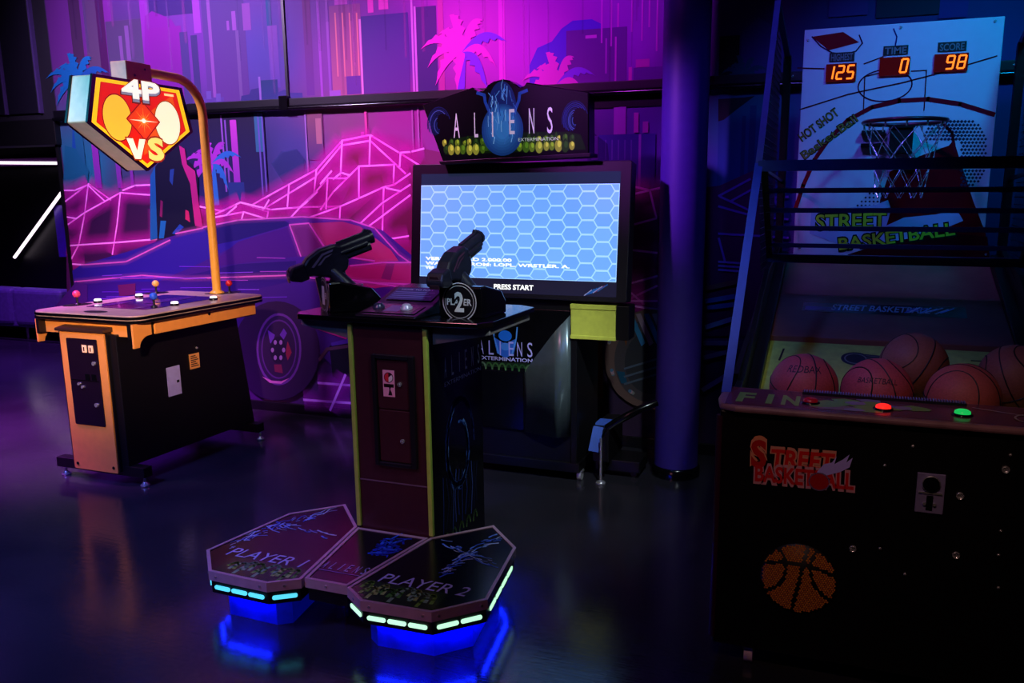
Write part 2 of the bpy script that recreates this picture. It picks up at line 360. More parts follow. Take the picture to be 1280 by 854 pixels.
bld(448.5, 451, 24, 118, (235, 160, 235)); bld(511, 513.5, -60, 118, (225, 150, 240)); bld(517, 519.5, 8, 118, (225, 150, 240)); bld(520, 545, 8, 118, (84, 44, 136), (70, 44, 128))
mu.poly([(301, 128), (302, 120), (312, 118), (314, 112), (324, 110), (325, 128)], (62, 52, 140)); bld(326, 347, 100, 126, (40, 66, 130), (58, 62, 150)); mu.poly([(347, 126), (347, 116), (356, 112), (362, 116), (378, 116), (379, 124)], (76, 66, 160))
bld(323, 325.5, 96, 126, (170, 120, 220)); bld(412, 426, 113, 122, (170, 110, 215))
bld(252, 280, 122, 135, (104, 70, 170)); bld(258, 264, 114, 124, (120, 90, 190)); bld(270, 276, 117, 127, (120, 90, 190))
bld(545, 552, -60, 118, (225, 70, 195), (205, 60, 170)); bld(622, 630, -60, 112, (250, 60, 235)); bld(659, 661, -60, 110, (205, 50, 225)); bld(705, 708, 45, 104, (250, 80, 240)); bld(772, 774, 4, 34, (240, 60, 240))
mu.poly([(662, 82), (672, 60), (690, 52), (702, 36), (716, 26), (740, 24), (752, 30), (752, 104), (662, 106)], (92, 44, 235), 1, (110, 40, 235))
bld(708, 784, 36, 104, (116, 24, 166), (130, 24, 175)); bld(786, 790, 84, 102, (255, 70, 225)); bld(795, 812, 74, 84, (230, 40, 215)); bld(792, 830, 84, 102, (122, 24, 180)); bld(769, 771, 46, 102, (235, 70, 240)); bld(732, 746, 44, 48, (235, 90, 240))
bld(757, 759, 48, 92, (200, 60, 225))
for x in (752, 764, 790, 803, 812, 822): bld(x, x + 2, -40, 30 + (x * 7) % 40, (235, 70, 245))
for i in range(45):                      # fine vertical streaks of haze between the towers
    x = 80 + random.random() * 750; y0_ = -60 + random.random() * 60; y1_ = y0_ + 40 + random.random() * 110
    bld(x, x + 1 + 3 * random.random(), y0_, min(y1_, 150 - x * .055), random.choice([(190, 110, 225), (60, 30, 110), (225, 90, 220), (110, 90, 190)]), None, 0, .17)
mu.palm(579, 66, 54, (255, 50, 225), (140, 50, 255), (576, 125)); mu.palm(697, 106, 46, (255, 60, 230), (150, 60, 255))
mu.palm(97, 102, 40, (20, 125, 205), (30, 100, 190), (95, 240))
# right of the column
bld(900, 925, 45, 100, (22, 16, 40)); mu.poly([(925, 100), (928, 40), (948, 22), (962, 30), (985, 60), (985, 100)], (84, 60, 160))
mu.palm(930, 96, 30, (20, 96, 130), (24, 80, 120)); mu.poly([(899, 118), (930, 112), (960, 110), (955, 160), (930, 230), (896, 250)], (16, 96, 140), 1, (26, 70, 170)); mu.poly([(898, 124), (930, 122), (944, 120), (920, 138), (905, 150), (898, 152)], (14, 14, 40))
bld(938, 946, 132, 240, (24, 60, 130)); bld(928, 933, 145, 240, (24, 60, 130)); bld(1040, 1090, -60, 20, (96, 52, 160)); bld(1100, 1180, -60, 20, (20, 40, 80)); bld(1180, 1216, -60, 22, (92, 44, 170))
# lower panel: city behind the hills
bld(92, 102, 148, 250, (40, 130, 170), (30, 110, 160)); bld(112, 120, 150, 235, (186, 60, 205), (150, 60, 200)); bld(142, 148, 170, 235, (150, 60, 190)); bld(162, 166, 200, 235, (150, 60, 190))
mu.poly([(80, 240), (82, 182), (96, 186), (112, 214), (110, 236)], (30, 128, 170), .9)
bld(206, 330, 142, 262, (34, 22, 66), (40, 40, 120)); bld(318, 329, 142, 190, (60, 130, 170)); bld(288, 296, 150, 236, (235, 70, 225), (170, 60, 215)); bld(276, 278, 144, 240, (170, 100, 220)); bld(281, 283, 150, 240, (150, 90, 210)); bld(286, 306, 228, 250, (44, 64, 150))
bld(322, 324, 142, 245, (120, 100, 210)); bld(327, 329, 142, 240, (120, 100, 210)); bld(381, 383, 140, 218, (170, 130, 210)); bld(384, 403, 140, 200, (150, 100, 120), (96, 70, 140)); bld(395, 402, 148, 180, (190, 140, 150)); bld(456, 459, 138, 172, (240, 90, 180)); bld(452, 456, 165, 172, (240, 100, 220))
bld(515, 517, 138, 190, (200, 100, 190)); bld(522, 524, 134, 190, (210, 110, 200))
bld(735, 832, 116, 134, (20, 18, 34)); bld(768, 783, 134, 168, (200, 70, 240)); bld(793, 799, 141, 166, (235, 70, 240)); bld(804, 811, 152, 166, (215, 60, 230)); bld(740, 748, 170, 200, (170, 60, 250)); bld(749, 820, 168, 235, (70, 40, 190), (96, 40, 200)); bld(799, 802, 168, 236, (190, 90, 250))
for x in (757, 765, 773, 781, 789): bld(x, x + 1.5, 175, 200, (120, 80, 230))
mu.poly([(355, 228), (340, 205), (352, 190), (372, 186), (382, 200), (380, 225)], (60, 76, 150), .6); mu.poly([(700, 232), (735, 210), (735, 160), (760, 180), (765, 232)], (60, 30, 150), .5)
mu.palm(266, 206, 36, (200, 60, 225), (50, 130, 230), (272, 270))
# hills
PK = (150, 12, 110)
mu.poly([(83, 238), (112, 230), (140, 247), (155, 238), (192, 233), (192, 300), (86, 420)], (110, 18, 108), 1, (70, 18, 88))
mu.poly([(86, 300), (152, 241), (192, 244), (260, 258), (300, 254), (330, 270), (360, 300), (300, 350), (120, 360)], (60, 18, 80), 1, (84, 20, 96))
mu.poly([(245, 262), (280, 262), (302, 253), (320, 260), (342, 250), (380, 232), (397, 212), (429, 176), (464, 169), (500, 191), (530, 186), (560, 192), (560, 420), (240, 420)], PK, 1, (180, 20, 120))
mu.poly([(429, 176), (464, 169), (492, 205), (450, 208), (420, 232), (400, 240)], (150, 20, 96)); mu.poly([(450, 208), (492, 205), (530, 235), (481, 234), (450, 248), (427, 258)], (142, 20, 84)); mu.poly([(481, 234), (540, 215), (560, 300), (470, 300), (430, 280)], (128, 10, 84))
mu.poly([(785, 232), (838, 240), (900, 232), (960, 205), (960, 420), (780, 420)], (104, 10, 104), 1, (70, 10, 70)); mu.poly([(700, 245), (790, 232), (836, 300), (836, 420), (700, 420)], (110, 8, 108), 1, (96, 8, 70))
LN = (255, 150, 250)
def ln(*p, w_=.0125, h_=.085, ha=.42, rgb=LN, hr=(225, 30, 190)): mu.line(list(p), w_, rgb, h_, ha, hr)
ln((83, 252), (112, 230), (140, 250)); ln((80, 238), (95, 238), (112, 231)); ln((112, 230), (107, 270), (100, 306), (90, 325)); ln((86, 281), (107, 266), (152, 241), (192, 244)); ln((152, 241), (148, 280), (142, 318)); ln((88, 307), (148, 303), (196, 299))
ln((112, 232), (132, 251)); ln((155, 238), (170, 232), (192, 231)); ln((83, 271), (96, 273)); ln((92, 330), (108, 331)); ln((196, 262), (197, 299))
ln((245, 257), (280, 264), (302, 253), (337, 265)); ln((270, 268), (302, 253)); ln((268, 272), (306, 265), (333, 273)); ln((297, 258), (285, 268)); ln((306, 265), (303, 276)); ln((337, 263), (335, 274))
ln((317, 256), (342, 242), (397, 212), (429, 176), (464, 169), (500, 191), (526, 207)); ln((330, 262), (395, 222), (428, 182), (464, 176), (508, 217)); ln((302, 253), (340, 262), (376, 259), (427, 258)); ln((397, 212), (394, 240)); ln((429, 176), (427, 222)); ln((464, 170), (463, 208))
ln((402, 262), (418, 240), (450, 208), (494, 206)); ln((376, 259), (396, 240), (411, 223), (434, 223)); ln((418, 224), (428, 216), (438, 219)); ln((411, 223), (409, 261)); ln((450, 208), (450, 248)); ln((494, 206), (493, 232))
ln((385, 273), (427, 258), (450, 248), (481, 234), (494, 231), (514, 217)); ln((481, 235), (479, 298)); ln((450, 281), (479, 254), (514, 231)); ln((458, 286), (514, 244)); ln((484, 235), (502, 239)); ln((480, 300), (512, 295)); ln((502, 191), (515, 190), (531, 186)); ln((502, 192), (501, 208)); ln((427, 258), (426, 274))
ln((364, 273), (376, 260), (388, 250), (398, 240)); ln((338, 250), (332, 260)); ln((363, 231), (361, 258)); ln((402, 230), (416, 214))
ln((787, 232), (813, 238), (838, 232)); ln((787, 244), (813, 238), (821, 272)); ln((788, 282), (821, 273)); ln((786, 312), (822, 316)); ln((785, 355), (822, 345)); ln((784, 375), (822, 357)); ln((785, 362), (806, 380)); ln((783, 376), (824, 376)); ln((785, 381), (824, 387))
DB = (110, 60, 190)
ln((899, 245), (938, 224), rgb=DB, h_=0); ln((901, 246), (935, 262), rgb=DB, h_=0); ln((913, 252), (942, 236), rgb=DB, h_=0); ln((899, 258), (934, 268), rgb=DB, h_=0); ln((899, 292), (985, 297), rgb=DB, h_=0); ln((899, 298), (907, 328), rgb=DB, h_=0)
for y in (327, 332, 337): ln((899, y), (926, y + 2), rgb=(110, 90, 190), h_=0)
ln((962, 225), (982, 225), rgb=DB, h_=0); ln((967, 247), (985, 246), rgb=DB, h_=0); ln((968, 248), (974, 262), rgb=DB, h_=0); ln((965, 272), (985, 274), rgb=DB, h_=0)
# standing figure in a long coat
mu.poly([(192, 298), (191, 240), (193, 214), (200, 204), (208, 198), (213, 186), (222, 180), (232, 186), (234, 198), (243, 206), (250, 222), (250, 262), (246, 300)], (20, 18, 58))
mu.poly([(190, 300), (190, 220), (196, 208), (197, 240), (199, 298)], (30, 110, 190)); mu.poly([(201, 298), (203, 276), (210, 276), (207, 298)], (30, 124, 210)); mu.poly([(217, 292), (227, 280), (232, 284), (222, 293)], (36, 80, 200)); mu.poly([(215, 212), (220, 211), (218, 232), (214, 226)], (40, 80, 170))
mu.poly([(226, 182), (233, 186), (236, 206), (246, 214), (250, 250), (256, 285), (246, 282), (240, 230), (230, 206)], (225, 40, 150)); mu.poly([(234, 262), (238, 264), (240, 278), (234, 274)], (235, 40, 120)); mu.poly([(203, 250), (206, 252), (205, 272), (202, 270)], (150, 30, 110))
# low sports car
CARP = (56, 30, 160)
mu.poly([(90, 340), (104, 331), (160, 315), (215, 296), (256, 284), (300, 274), (380, 271), (440, 276), (480, 288), (520, 322), (532, 345), (545, 400), (545, 440), (430, 470), (400, 440), (380, 395), (352, 378), (330, 380), (310, 400), (300, 440), (296, 500), (92, 500)], (78, 30, 170), 1, (60, 22, 100))
mu.poly([(90, 340), (104, 331), (215, 300), (256, 287), (330, 290), (250, 330), (200, 352), (96, 352)], (58, 32, 180), 1, (50, 28, 170)); mu.poly([(96, 352), (200, 352), (300, 330), (372, 326), (372, 350), (240, 380), (96, 385)], (46, 20, 130), 1, (76, 26, 170))
mu.poly([(258, 286), (300, 276), (358, 276), (366, 281), (300, 300), (270, 306)], (40, 24, 130)); mu.poly([(300, 302), (362, 284), (376, 320), (260, 334)], (92, 30, 165), .8)
mu.poly([(364, 281), (385, 279), (412, 316), (378, 321)], (130, 44, 140)); mu.poly([(389, 279), (430, 277), (452, 283), (490, 312), (500, 326), (470, 328), (414, 318)], (190, 60, 140), 1, (225, 60, 130)); mu.poly([(430, 332), (520, 326), (540, 352), (470, 360), (420, 350)], (205, 40, 130)); mu.poly([(478, 348), (486, 326), (496, 326), (490, 350)], (150, 34, 120))
CL = (205, 90, 190)
for p in [((364, 281), (388, 279), (412, 317)), ((364, 281), (378, 320)), ((256, 284), (300, 275), (380, 271), (440, 275), (470, 285), (500, 318), (514, 328)), ((388, 279), (414, 318), (470, 326)), ((235, 348), (300, 346), (360, 344), (440, 352), (530, 356)), ((440, 332), (480, 328), (520, 328)),
          ((104, 331), (160, 327), (215, 300)), ((96, 352), (180, 344), (235, 348)), ((222, 292), (256, 285)), ((430, 348), (460, 352), (540, 364))]:
    mu.line(list(p), .010, CL, .03, .25)
for i in range(26):                      # brushed streaks along the bonnet and door
    x = 100 + random.random() * 250; y = 318 + random.random() * 60
    if y < 352 - (x - 90) * .22: continue
    mu.line([(x, y), (x + 22 + random.random() * 40, y - 2 + random.random() * 3)], .006, random.choice([(120, 60, 220), (96, 40, 200), (150, 60, 190)]), 0)
mu.poly([(70, 385), (98, 352), (112, 356), (112, 390)], (90, 30, 150)); mu.poly([(150, 356), (172, 354), (172, 368), (152, 370)], (120, 30, 110)); 
def disc(cx, cy, rx, ry, rgb, n=32, a=1.): mu.poly([(cx + rx * math.cos(2 * math.pi * i / n), cy + ry * math.sin(2 * math.pi * i / n)) for i in range(n)], rgb, a)
disc(348, 438, 54, 62, (50, 18, 80)); disc(351, 436, 28, 45, (112, 50, 170)); disc(351, 436, 25.5, 42, (52, 20, 92)); disc(351, 436, 22, 37, (96, 40, 150)); disc(351, 436, 20.5, 35, (52, 18, 84))
mu.poly([(337, 412), (346, 418), (343, 430), (340, 428)], (110, 50, 200)); mu.poly([(357, 410), (361, 416), (357, 424), (352, 418)], (110, 50, 200)); mu.poly([(362, 426), (367, 440), (362, 450), (359, 440)], (150, 30, 80)); mu.poly([(345, 455), (354, 455), (356, 466), (346, 464)], (130, 30, 90))
disc(350, 437, 10, 17, (36, 12, 66))
for i in range(6): disc(350 + 7 * math.cos(i * 1.047), 437 + 11 * math.sin(i * 1.047), 2, 3, (170, 110, 215), 10)
mu.poly([(330, 470), (340, 478), (354, 479), (364, 472), (354, 476), (342, 475)], (225, 110, 225))
# grid ground by the car
mu.poly([(378, 404), (436, 424), (436, 402), (398, 400)], (205, 30, 150)); mu.poly([(414, 432), (440, 424), (440, 480), (418, 470)], (14, 14, 40)); mu.poly([(402, 452), (412, 438), (438, 434), (438, 430), (410, 434), (400, 448)], (90, 60, 90)); mu.poly([(416, 428), (440, 422), (440, 428), (417, 432)], (84, 50, 180))
for p in (((382, 499), (440, 503)), ((400, 478), (440, 481)), ((415, 512), (434, 468))): mu.line(list(p), .018, (205, 130, 255), .09, .55, (160, 30, 190))
# big patterned wheel behind the screen cabinet
disc(815, 448, 58, 62, (150, 116, 110)); disc(815, 450, 46, 52, (104, 94, 100)); disc(816, 452, 34, 40, (76, 76, 84))
for i in range(60):
    a = i * .7; rr = .80 + .1 * (i % 3); disc(815 + 56 * rr * math.cos(a), 449 + 60 * rr * math.sin(a), 2.2, 2.2, random.choice([(235, 190, 220), (205, 190, 160), (110, 160, 205)]), 8)
for i in range(5): mu.poly([(786 + i * 10, 392), (792 + i * 10, 391), (808 + i * 10, 428), (803 + i * 10, 432)], (225, 190, 215) if i % 2 else (80, 180, 245))
mu.poly([(776, 402), (782, 394), (786, 420), (784, 432)], (170, 96, 50)); mu.poly([(772, 463), (782, 464), (786, 480), (778, 478)], (40, 110, 150))
for y in (460, 470, 479): mu.line([(782, y), (822, y - 12)], .012, (96, 110, 130), 0)
mu.poly([(735, 424), (752, 424), (752, 500), (736, 490)], (150, 20, 110)); mu.poly([(744, 430), (754, 424), (756, 498), (748, 496)], (170, 110, 50))
for x0, y0, x1, y1, c in ((884, 360, 920, 352, (90, 60, 60)), (884, 376, 918, 370, (40, 90, 150)), (886, 384, 918, 380, (30, 80, 140)), (884, 408, 916, 398, (96, 130, 150)), (882, 428, 912, 428, (84, 84, 110)), (882, 446, 912, 438, (84, 84, 110)), (880, 486, 906, 470, (96, 96, 130))): mu.line([(x0, y0), (x1, y1)], .028, c, 0)
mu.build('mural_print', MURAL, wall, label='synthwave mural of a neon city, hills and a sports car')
# ------------------------------------------------------------------ round column
cb = MB()
cb.lathe([(.122, 0), (.122, CEIL)], (-.832, 4.44, 0), n=40)
colm = struct(cb.build('column', mat('violet_column_paint', (64, 44, 150), .5, noise=.06), loc=(-.832, 4.44, 0)))
MB().lathe([(.135, 0), (.135, .05), (.124, .06)], (-.832, 4.44, 0), n=40).build('column_base', GLOSS, colm)
# ------------------------------------------------------------------ next room: sofa, neon tubes, wall panel
NEON = mat('warm_white_neon', (255, 232, 250), .4, emit=1.7)
def neon(a, b, label):
    a, b = V(a), V(b); t = thing('neon_tube', label, 'light', (a + b) / 2, 'neon tubes in the next room')
    MB().cyl(a, b, .017, 10).build('glow_tube', NEON, t)
    d = (b - a).normalized()
    MB().cyl(a - d * .03, a, .022, 10).build('end_cap', GLOSS, t); MB().cyl(b, b + d * .03, .022, 10).build('end_cap', GLOSS, t)
    MB().tube([a + V((0, .03, 0)), b + V((0, .03, 0))], .014, 4).build('backing_channel', GLOSS, t)
NY = 7.15
neon(hit((-60, 203), Y=NY), hit((75, 204), Y=NY), 'horizontal white neon tube high in the dark next room')
neon(hit((18, 322), Y=NY - .02), hit((79, 238), Y=NY - .02), 'slanted white neon tube above the dark sofa')
dk = struct(MB().box((-11.9, NY + .06, 0), (-6.6, NY + .16, 2.3)).build('wall_partition', mat('black_partition', (12, 8, 20), .45)))
pa, pb = hit((64, 262), Y=NY), hit((88, 322), Y=NY)
MB().box((pa.x, NY + .03, pb.z), (pb.x + .2, NY + .07, pa.z + .05)).build('violet_panel', mat('violet_panel', (96, 40, 200), .35), dk, .005)
MB().box((-11.9, NY + .02, 1.93), (-6.6, NY + .08, 2.02)).build('ledge', mat('violet_ledge', (70, 20, 90), .4), dk, .004)
# sofa
SOFA = mat('indigo_leather', (96, 86, 130), .45, noise=.15, bump=.15)
sf = thing('sofa', 'dark low sofa on a metal sled base in the next room', 'sofa', (-9.2, 6.75, 0))
MB().box((-10.1, 6.45, .15), (-7.86, 7.05, .34)).build('seat_base', SOFA, sf, .02)
for i in range(3): MB().box((-10.06 + i * .73, 6.62, .34), (-9.35 + i * .73, 7.06, .44)).build('seat_cushion', SOFA, sf, .03)
for i in range(3): MB().box((-10.09 + i * .745, 6.43, .17), (-9.355 + i * .745, 6.63, .585)).build('back_cushion', SOFA, sf, .05, seg=3)
for x in (-9.9, -8.46): MB().tube([(x, 6.47, .16), (x, 6.46, .012), (x, 7.0, .012), (x, 7.0, .16)], .016, 6).build('sled_leg', STEEL, sf)
MB().cyl((-9.9, 6.46, .012), (-7.9, 6.46, .012), .010, 6).build('floor_bar', STEEL, sf)
# ------------------------------------------------------------------ four-player cocktail arcade table
tx, ty = -3.81, 3.74
T = thing('cocktail_arcade_table', 'orange and black four-player arcade table with a hanging lit pentagon sign', 'arcade machine', (tx, ty, 0))
MB().hexa([V((tx - .20, 3.24, .11)), V((tx + .21, 3.24, .11)), V((tx + .23, 4.24, .11)), V((tx - .20, 4.24, .11))],
          [V((tx - .20, 3.24, .84)), V((tx + .21, 3.24, .84)), V((tx + .21, 4.16, .84)), V((tx - .20, 4.16, .84))]).build('body', BLACK, T, .004)
for y in (3.27, 4.20): MB().box((tx - .33, y - .03, .055), (tx + .31, y + .03, .112)).build('base_bar', BLACK, T, .003)
for x, y in ((tx - .30, 3.27), (tx + .28, 3.27), (tx - .30, 4.20), (tx + .30, 4.20)):
    MB().cyl((x, y, .02), (x, y, .058), .008, 8).lathe([(.001, 0), (.024, 0), (.024, .010), (.012, .02), (.012, .022), (.001, .022)], (x, y, 0), n=14).build('levelling_foot', CHROME, T)
tp = MB().prism([(x, y) for x, y in rrect(-.375, -.52, .375, .52, .075, 7)], (tx, ty, .905), EX, EY, EZ, .044).build('tabletop', mat('table_bezel', (190, 160, 150), .3, noise=.1), T, .003)
MB().prism(rrect(-.381, -.526, .381, .526, .08, 7), (tx, ty, .908), EX, EY, EZ, .014).build('edge_molding', GLOSS, tp)
MB().prism(rrect(-.381, -.526, .381, .526, .08, 7), (tx, ty, .928), EX, EY, EZ, .014).build('edge_molding', GLOSS, tp)
MB().prism(rrect(-.225, -.30, .225, .30, .03), (tx, ty, .949), EX, EY, EZ, .0015).build('screen_glass', mat('table_screen', (44, 18, 74), .08, noise=.4, scale=5), tp)
gl = MB(); 
for px_, py_, sz in ((-.15, -.16, .13), (.02, .1, .2), (.12, -.2, .1)): gl.flat(arc(px_, py_, sz * .3, sz, 0, 342, 19), (tx, ty, .9515), EX, EY, (74, 30, 120))
gl.build('screen_art', PRINTG, tp)
# control stations: dark plates, sticks, lit buttons
ST = [((97, 381), (112, 380), (230, 70, 110), 'pink'), ((195.5, 366.5), (174, 370.5), (240, 190, 90), 'yellow'), ((193, 384), (218.5, 381), (40, 90, 220), 'blue'), ((287, 366), (267, 374), (190, 30, 40), 'red')]
BTN = [(122.5, 378.5), (174, 372), (218.5, 382), (267, 375)]
zt = .949
for k, (jp, _, rgb, nm) in enumerate(ST):
    j = hit(jp, Z=zt); b = hit(BTN[k], Z=zt)
    MB().prism(arc(0, 0, .062, .085, 0, 345, 23), (j.x, j.y, zt), EX, EY, EZ, .0012).build('control_plate', BLACK, T)
    s = MB().cyl((j.x, j.y, zt), (j.x, j.y, zt + .045), .006, 8).lathe([(.018, 0), (.018, .004), (.008, .010)], (j.x, j.y, zt + .001), n=14).build('joystick_shaft', BLACK, T)
    MB().ball((j.x, j.y, zt + .062), .021, 18, 12).build('ball_top', mat('ball_' + nm, rgb, .25), s)
    c = MB().lathe([(.024, 0), (.024, .010), (.021, .013)], (b.x, b.y, zt), n=20).build('button_collar', GLOSS, T)
    MB().lathe([(.020, .008), (.020, .019), (.016, .023), (.001, .024)], (b.x, b.y, zt), n=20).build('button_cap', mat('lit_white_button', (255, 250, 245), .3, emit=1.6), c)
for dx, dy in ((.02, -.44), (.04, .44)): MB().prism(arc(0, 0, .075, .038, 0, 345, 23), (tx + dx, ty + dy, zt), EX, EY, EZ, .0012).build('control_plate', BLACK, T)
# orange aprons
for sx in (1, -1):
    x = tx + sx * .335
    MB().box((min(x, x + sx * .012), 3.375, .832), (max(x, x + sx * .012), 4.185, .904)).build('side_apron', ORANGE, T, .003)
    MB().box((min(x - sx * .002, x - sx * .02), 3.22, .826), (max(x - sx * .002, x - sx * .02), 4.20, .906)).build('apron_backing', BLACK, T)
    prof = [(3.225, .904), (3.225, .775), (3.265, .775)] + [(3.265 + .075 * (1 - math.cos(R(a))), .775 + .058 * math.sin(R(a))) for a in range(15, 91, 15)] + [(3.352, .833), (3.352, .904)]
    MB().prism(prof, (x, 0, 0), EY, EZ, EX, sx * .012).build('corner_bracket', ORANGE, T, .003)
    MB().cyl((x + sx * .010, 3.78, .888), (x + sx * .0155, 3.78, .888), .009, 10).build('latch_screw', GLOSS, T)
MB().prism(rrect(tx - .335, .828, tx + .335, .906, .014), (0, 3.262, 0), EX, EZ, EY, .014).build('end_apron', ORANGE, T, .002)
# coin unit: slim tapered column at the near end
MB().box((tx - .163, 3.222, .08), (tx + .163, 3.26, .852)).build('coin_unit', BLACK, T, .003)
MB().hexa([V((tx - .172, 3.195, .852)), V((tx + .172, 3.195, .852)), V((tx + .172, 3.262, .852)), V((tx - .172, 3.262, .852))],
          [V((tx - .172, 3.195, .868)), V((tx + .172, 3.195, .868)), V((tx + .172, 3.262, .880)), V((tx - .172, 3.262, .880))]).build('coin_unit_lid', mat('tinted_lid', (60, 40, 30), .3), T, .004)
pn = MB().prism(rrect(tx - .158, .074, tx + .158, .850, .010), (0, 3.222, 0), EX, EZ, -EY, .010).build('coin_panel', ORANGE, T, .002)
dr = MB().prism(rrect(tx - .108, .335, tx + .108, .815, .008), (0, 3.212, 0), EX, EZ, -EY, .006).build('coin_door', mat('coin_door_steel', (30, 16, 34), .35, .2), T, .002)
MB().box((tx - .10, 3.2035, .585), (tx + .10, 3.2065, .588)).build('door_gap', GLOSS, dr)
for dx in (.022, .068):
    MB().box((tx + dx - .015, 3.200, .742), (tx + dx + .015, 3.206, .782)).build('coin_slot', mat('lit_coin_slot', (255, 190, 150), .4, emit=.55), dr, .002)
    MB().box((tx + dx - .004, 3.199, .75), (tx + dx + .004, 3.201, .772)).build('slot_opening', GLOSS, dr)
    MB().box((tx + dx - .016, 3.201, .59), (tx + dx + .016, 3.206, .625)).build('coin_return', GLOSS, dr, .003)
for dx, z in ((.078, .685), (.065, .455), (-.02, .55), (-.045, .565)):
    MB().cyl((tx + dx, 3.206, z), (tx + dx, 3.198, z), .011 if dx > 0 else .008, 12).build('lock', CHROME, dr)
for dx in (-.13, .13): MB().cyl((tx + dx, 3.213, .105), (tx + dx, 3.2095, .105), .009, 10).build('panel_bolt', GLOSS, pn)
# paper labels on the black side
sx_ = tx + .2145
MB().box((sx_, 3.555, .43), (sx_ + .0015, 3.655, .60)).build('label_sheet', mat('lilac_paper', (170, 165, 235), .6), T)
MB().box((sx_ + .0015, 3.625, .50), (sx_ + .002, 3.643, .515)).build('label_print', BLACK, T)
lb = MB().box((sx_, 3.735, .555), (sx_ + .0015, 3.815, .645)).build('warning_label', mat('orange_paper', (230, 160, 90), .6), T)
pr = MB()
for i in range(6): pr.box((sx_ + .0015, 3.745, .568 + i * .012), (sx_ + .002, 3.805 - .01 * (i % 3), .574 + i * .012))
pr.build('label_print', BLACK, lb)
MB().cyl((sx_, 3.80, .675), (sx_ + .004, 3.80, .675), .007, 10).build('key_lock', CHROME, T)
# sign post and pentagon sign
path = [(-3.78, 4.212, .945), (-3.78, 4.21, 2.02)] + [(-3.78, 4.21 - .2 * (1 - math.cos(R(a))), 2.05 + .2 * math.sin(R(a))) for a in range(0, 91, 10)] + [(-3.78, 3.70, 2.252)]
MB().tube(path, .026, 14).build('sign_post', YEL, T)
MB().lathe([(.045, 0), (.045, .008), (.028, .02)], (-3.78, 4.212, .949), n=20).build('post_flange', YEL, T)
blk = MB().box((-3.835, 3.60, 2.185), (-3.725, 3.775, 2.286)).build('mount_block', mat('salmon_block', (225, 150, 110), .45), T, .003)
for y, z in ((3.655, 2.215), (3.73, 2.255)): MB().cyl((-3.726, y, z), (-3.722, y, z), .007, 10).build('bolt', GLOSS, blk)
SX0, SX1, sy, = -3.855, -3.70, 3.66
pen = [(-.302, 2.18), (-.362, 1.938), (0, 1.704), (.362, 1.938), (.302, 2.18)]
def shrink(P, k, cx=0, cy=1.96): return [((x - cx) * k + cx, (y - cy) * k + cy) for x, y in P]
hs = MB().prism(pen, (SX0, sy, 0), EY, EZ, EX, .145).build('sign_housing', mat('cream_housing', (226, 205, 165), .4, emit=.10), T, .006)
for x0, d in ((SX1 - .012, .014), (SX0 - .002, .014)):
    f = MB(); n = 5; out, inn = shrink(pen, 1.015), shrink(pen, .945)
    for i in range(5):
        a, b, c, e = out[i], out[(i + 1) % 5], inn[(i + 1) % 5], inn[i]
        f.prism([a, b, c, e], (x0, sy, 0), EY, EZ, EX, d)
    f.build('sign_frame', GLOSS, T)
s = MB()
def sf_(P, rgb, l): s.flat(P, (SX1, sy, 0), EY, EZ, rgb, 1, l)
sf_(shrink(pen, .95), (255, 196, 20), .0004)
sf_(shrink(pen, .86), (120, 20, 8), .0008); sf_(shrink(pen, .85), (226, 30, 10), .0012)
sf_(shrink([(-.02, 1.704 + .05), (.32, 1.94), (.27, 2.165), (.0, 2.0)], .84), (236, 84, 14), .0015)
# plain rounded shapes facing a spark, standing in for the game's artwork
sf_(arc(-.175, 1.975, .098, .125, 0, 350, 30), (120, 20, 8), .0019); sf_(arc(-.175, 1.975, .092, .118, 0, 350, 30), (255, 190, 50), .0023)
sf_(arc(.175, 1.975, .098, .125, 0, 350, 30), (150, 60, 20), .0019); sf_(arc(.175, 1.975, .092, .118, 0, 350, 30), (255, 246, 205), .0023)
sf_([(-.12, 1.975), (0, 1.86), (.12, 1.975), (0, 2.085)], (150, 20, 10), .0027); sf_([(-.108, 1.975), (0, 1.872), (.108, 1.975), (0, 2.073)], (236, 60, 14), .0031)
star = []
for i in range(32):
    a = 2 * math.pi * i / 32; r_ = (.072 if i % 4 == 0 else .045) if i % 2 == 0 else .010
    star.append((r_ * math.cos(a), 1.972 + r_ * math.sin(a)))
sf_(star, (255, 170, 60), .0035); sf_([(-.10, 1.972), (0, 1.967), (.10, 1.972), (0, 1.977)], (255, 235, 190), .0038); sf_(arc(0, 1.972, .012, .012, 0, 345, 23), (255, 252, 230), .0041)
o_ = V((SX1, sy, 0))
s.text('4P', o_ + V((0, 0, 2.070)), EY, EZ, .112, .290, (110, 30, 14), lift=.0044, fat=.07); s.text('4P', o_ + V((0, 0, 2.074)), EY, EZ, .100, .272, (130, 130, 150), lift=.0047, fat=.04); s.text('4P', o_ + V((0, 0, 2.090)), EY, EZ, .092, .266, (255, 250, 235), lift=.005, fat=.04)
vv = [(-.132, 1.872), (-.088, 1.872), (-.066, 1.808), (-.044, 1.872), (-.002, 1.872), (-.046, 1.764), (-.086, 1.764)]
sf_([((x + .066) * 1.16 - .066, (z - 1.818) * 1.14 + 1.818) for x, z in vv], (150, 40, 10), .0044); sf_(vv, (255, 246, 215), .005)
s.text('S', o_ + V((.068, 0, 1.757)), EY, EZ, .122, .126, (150, 40, 10), lift=.0044, fat=.06); s.text('S', o_ + V((.068, 0, 1.764)), EY, EZ, .108, .112, (240, 222, 110), lift=.005, fat=.05)
sf_([(.165, 2.125), (.235, 2.125), (.235, 2.137), (.165, 2.137)], (255, 225, 150), .0044)
sg = s.build('sign_face', LIT, T, label='backlit red and yellow sign face reading 4P VS')
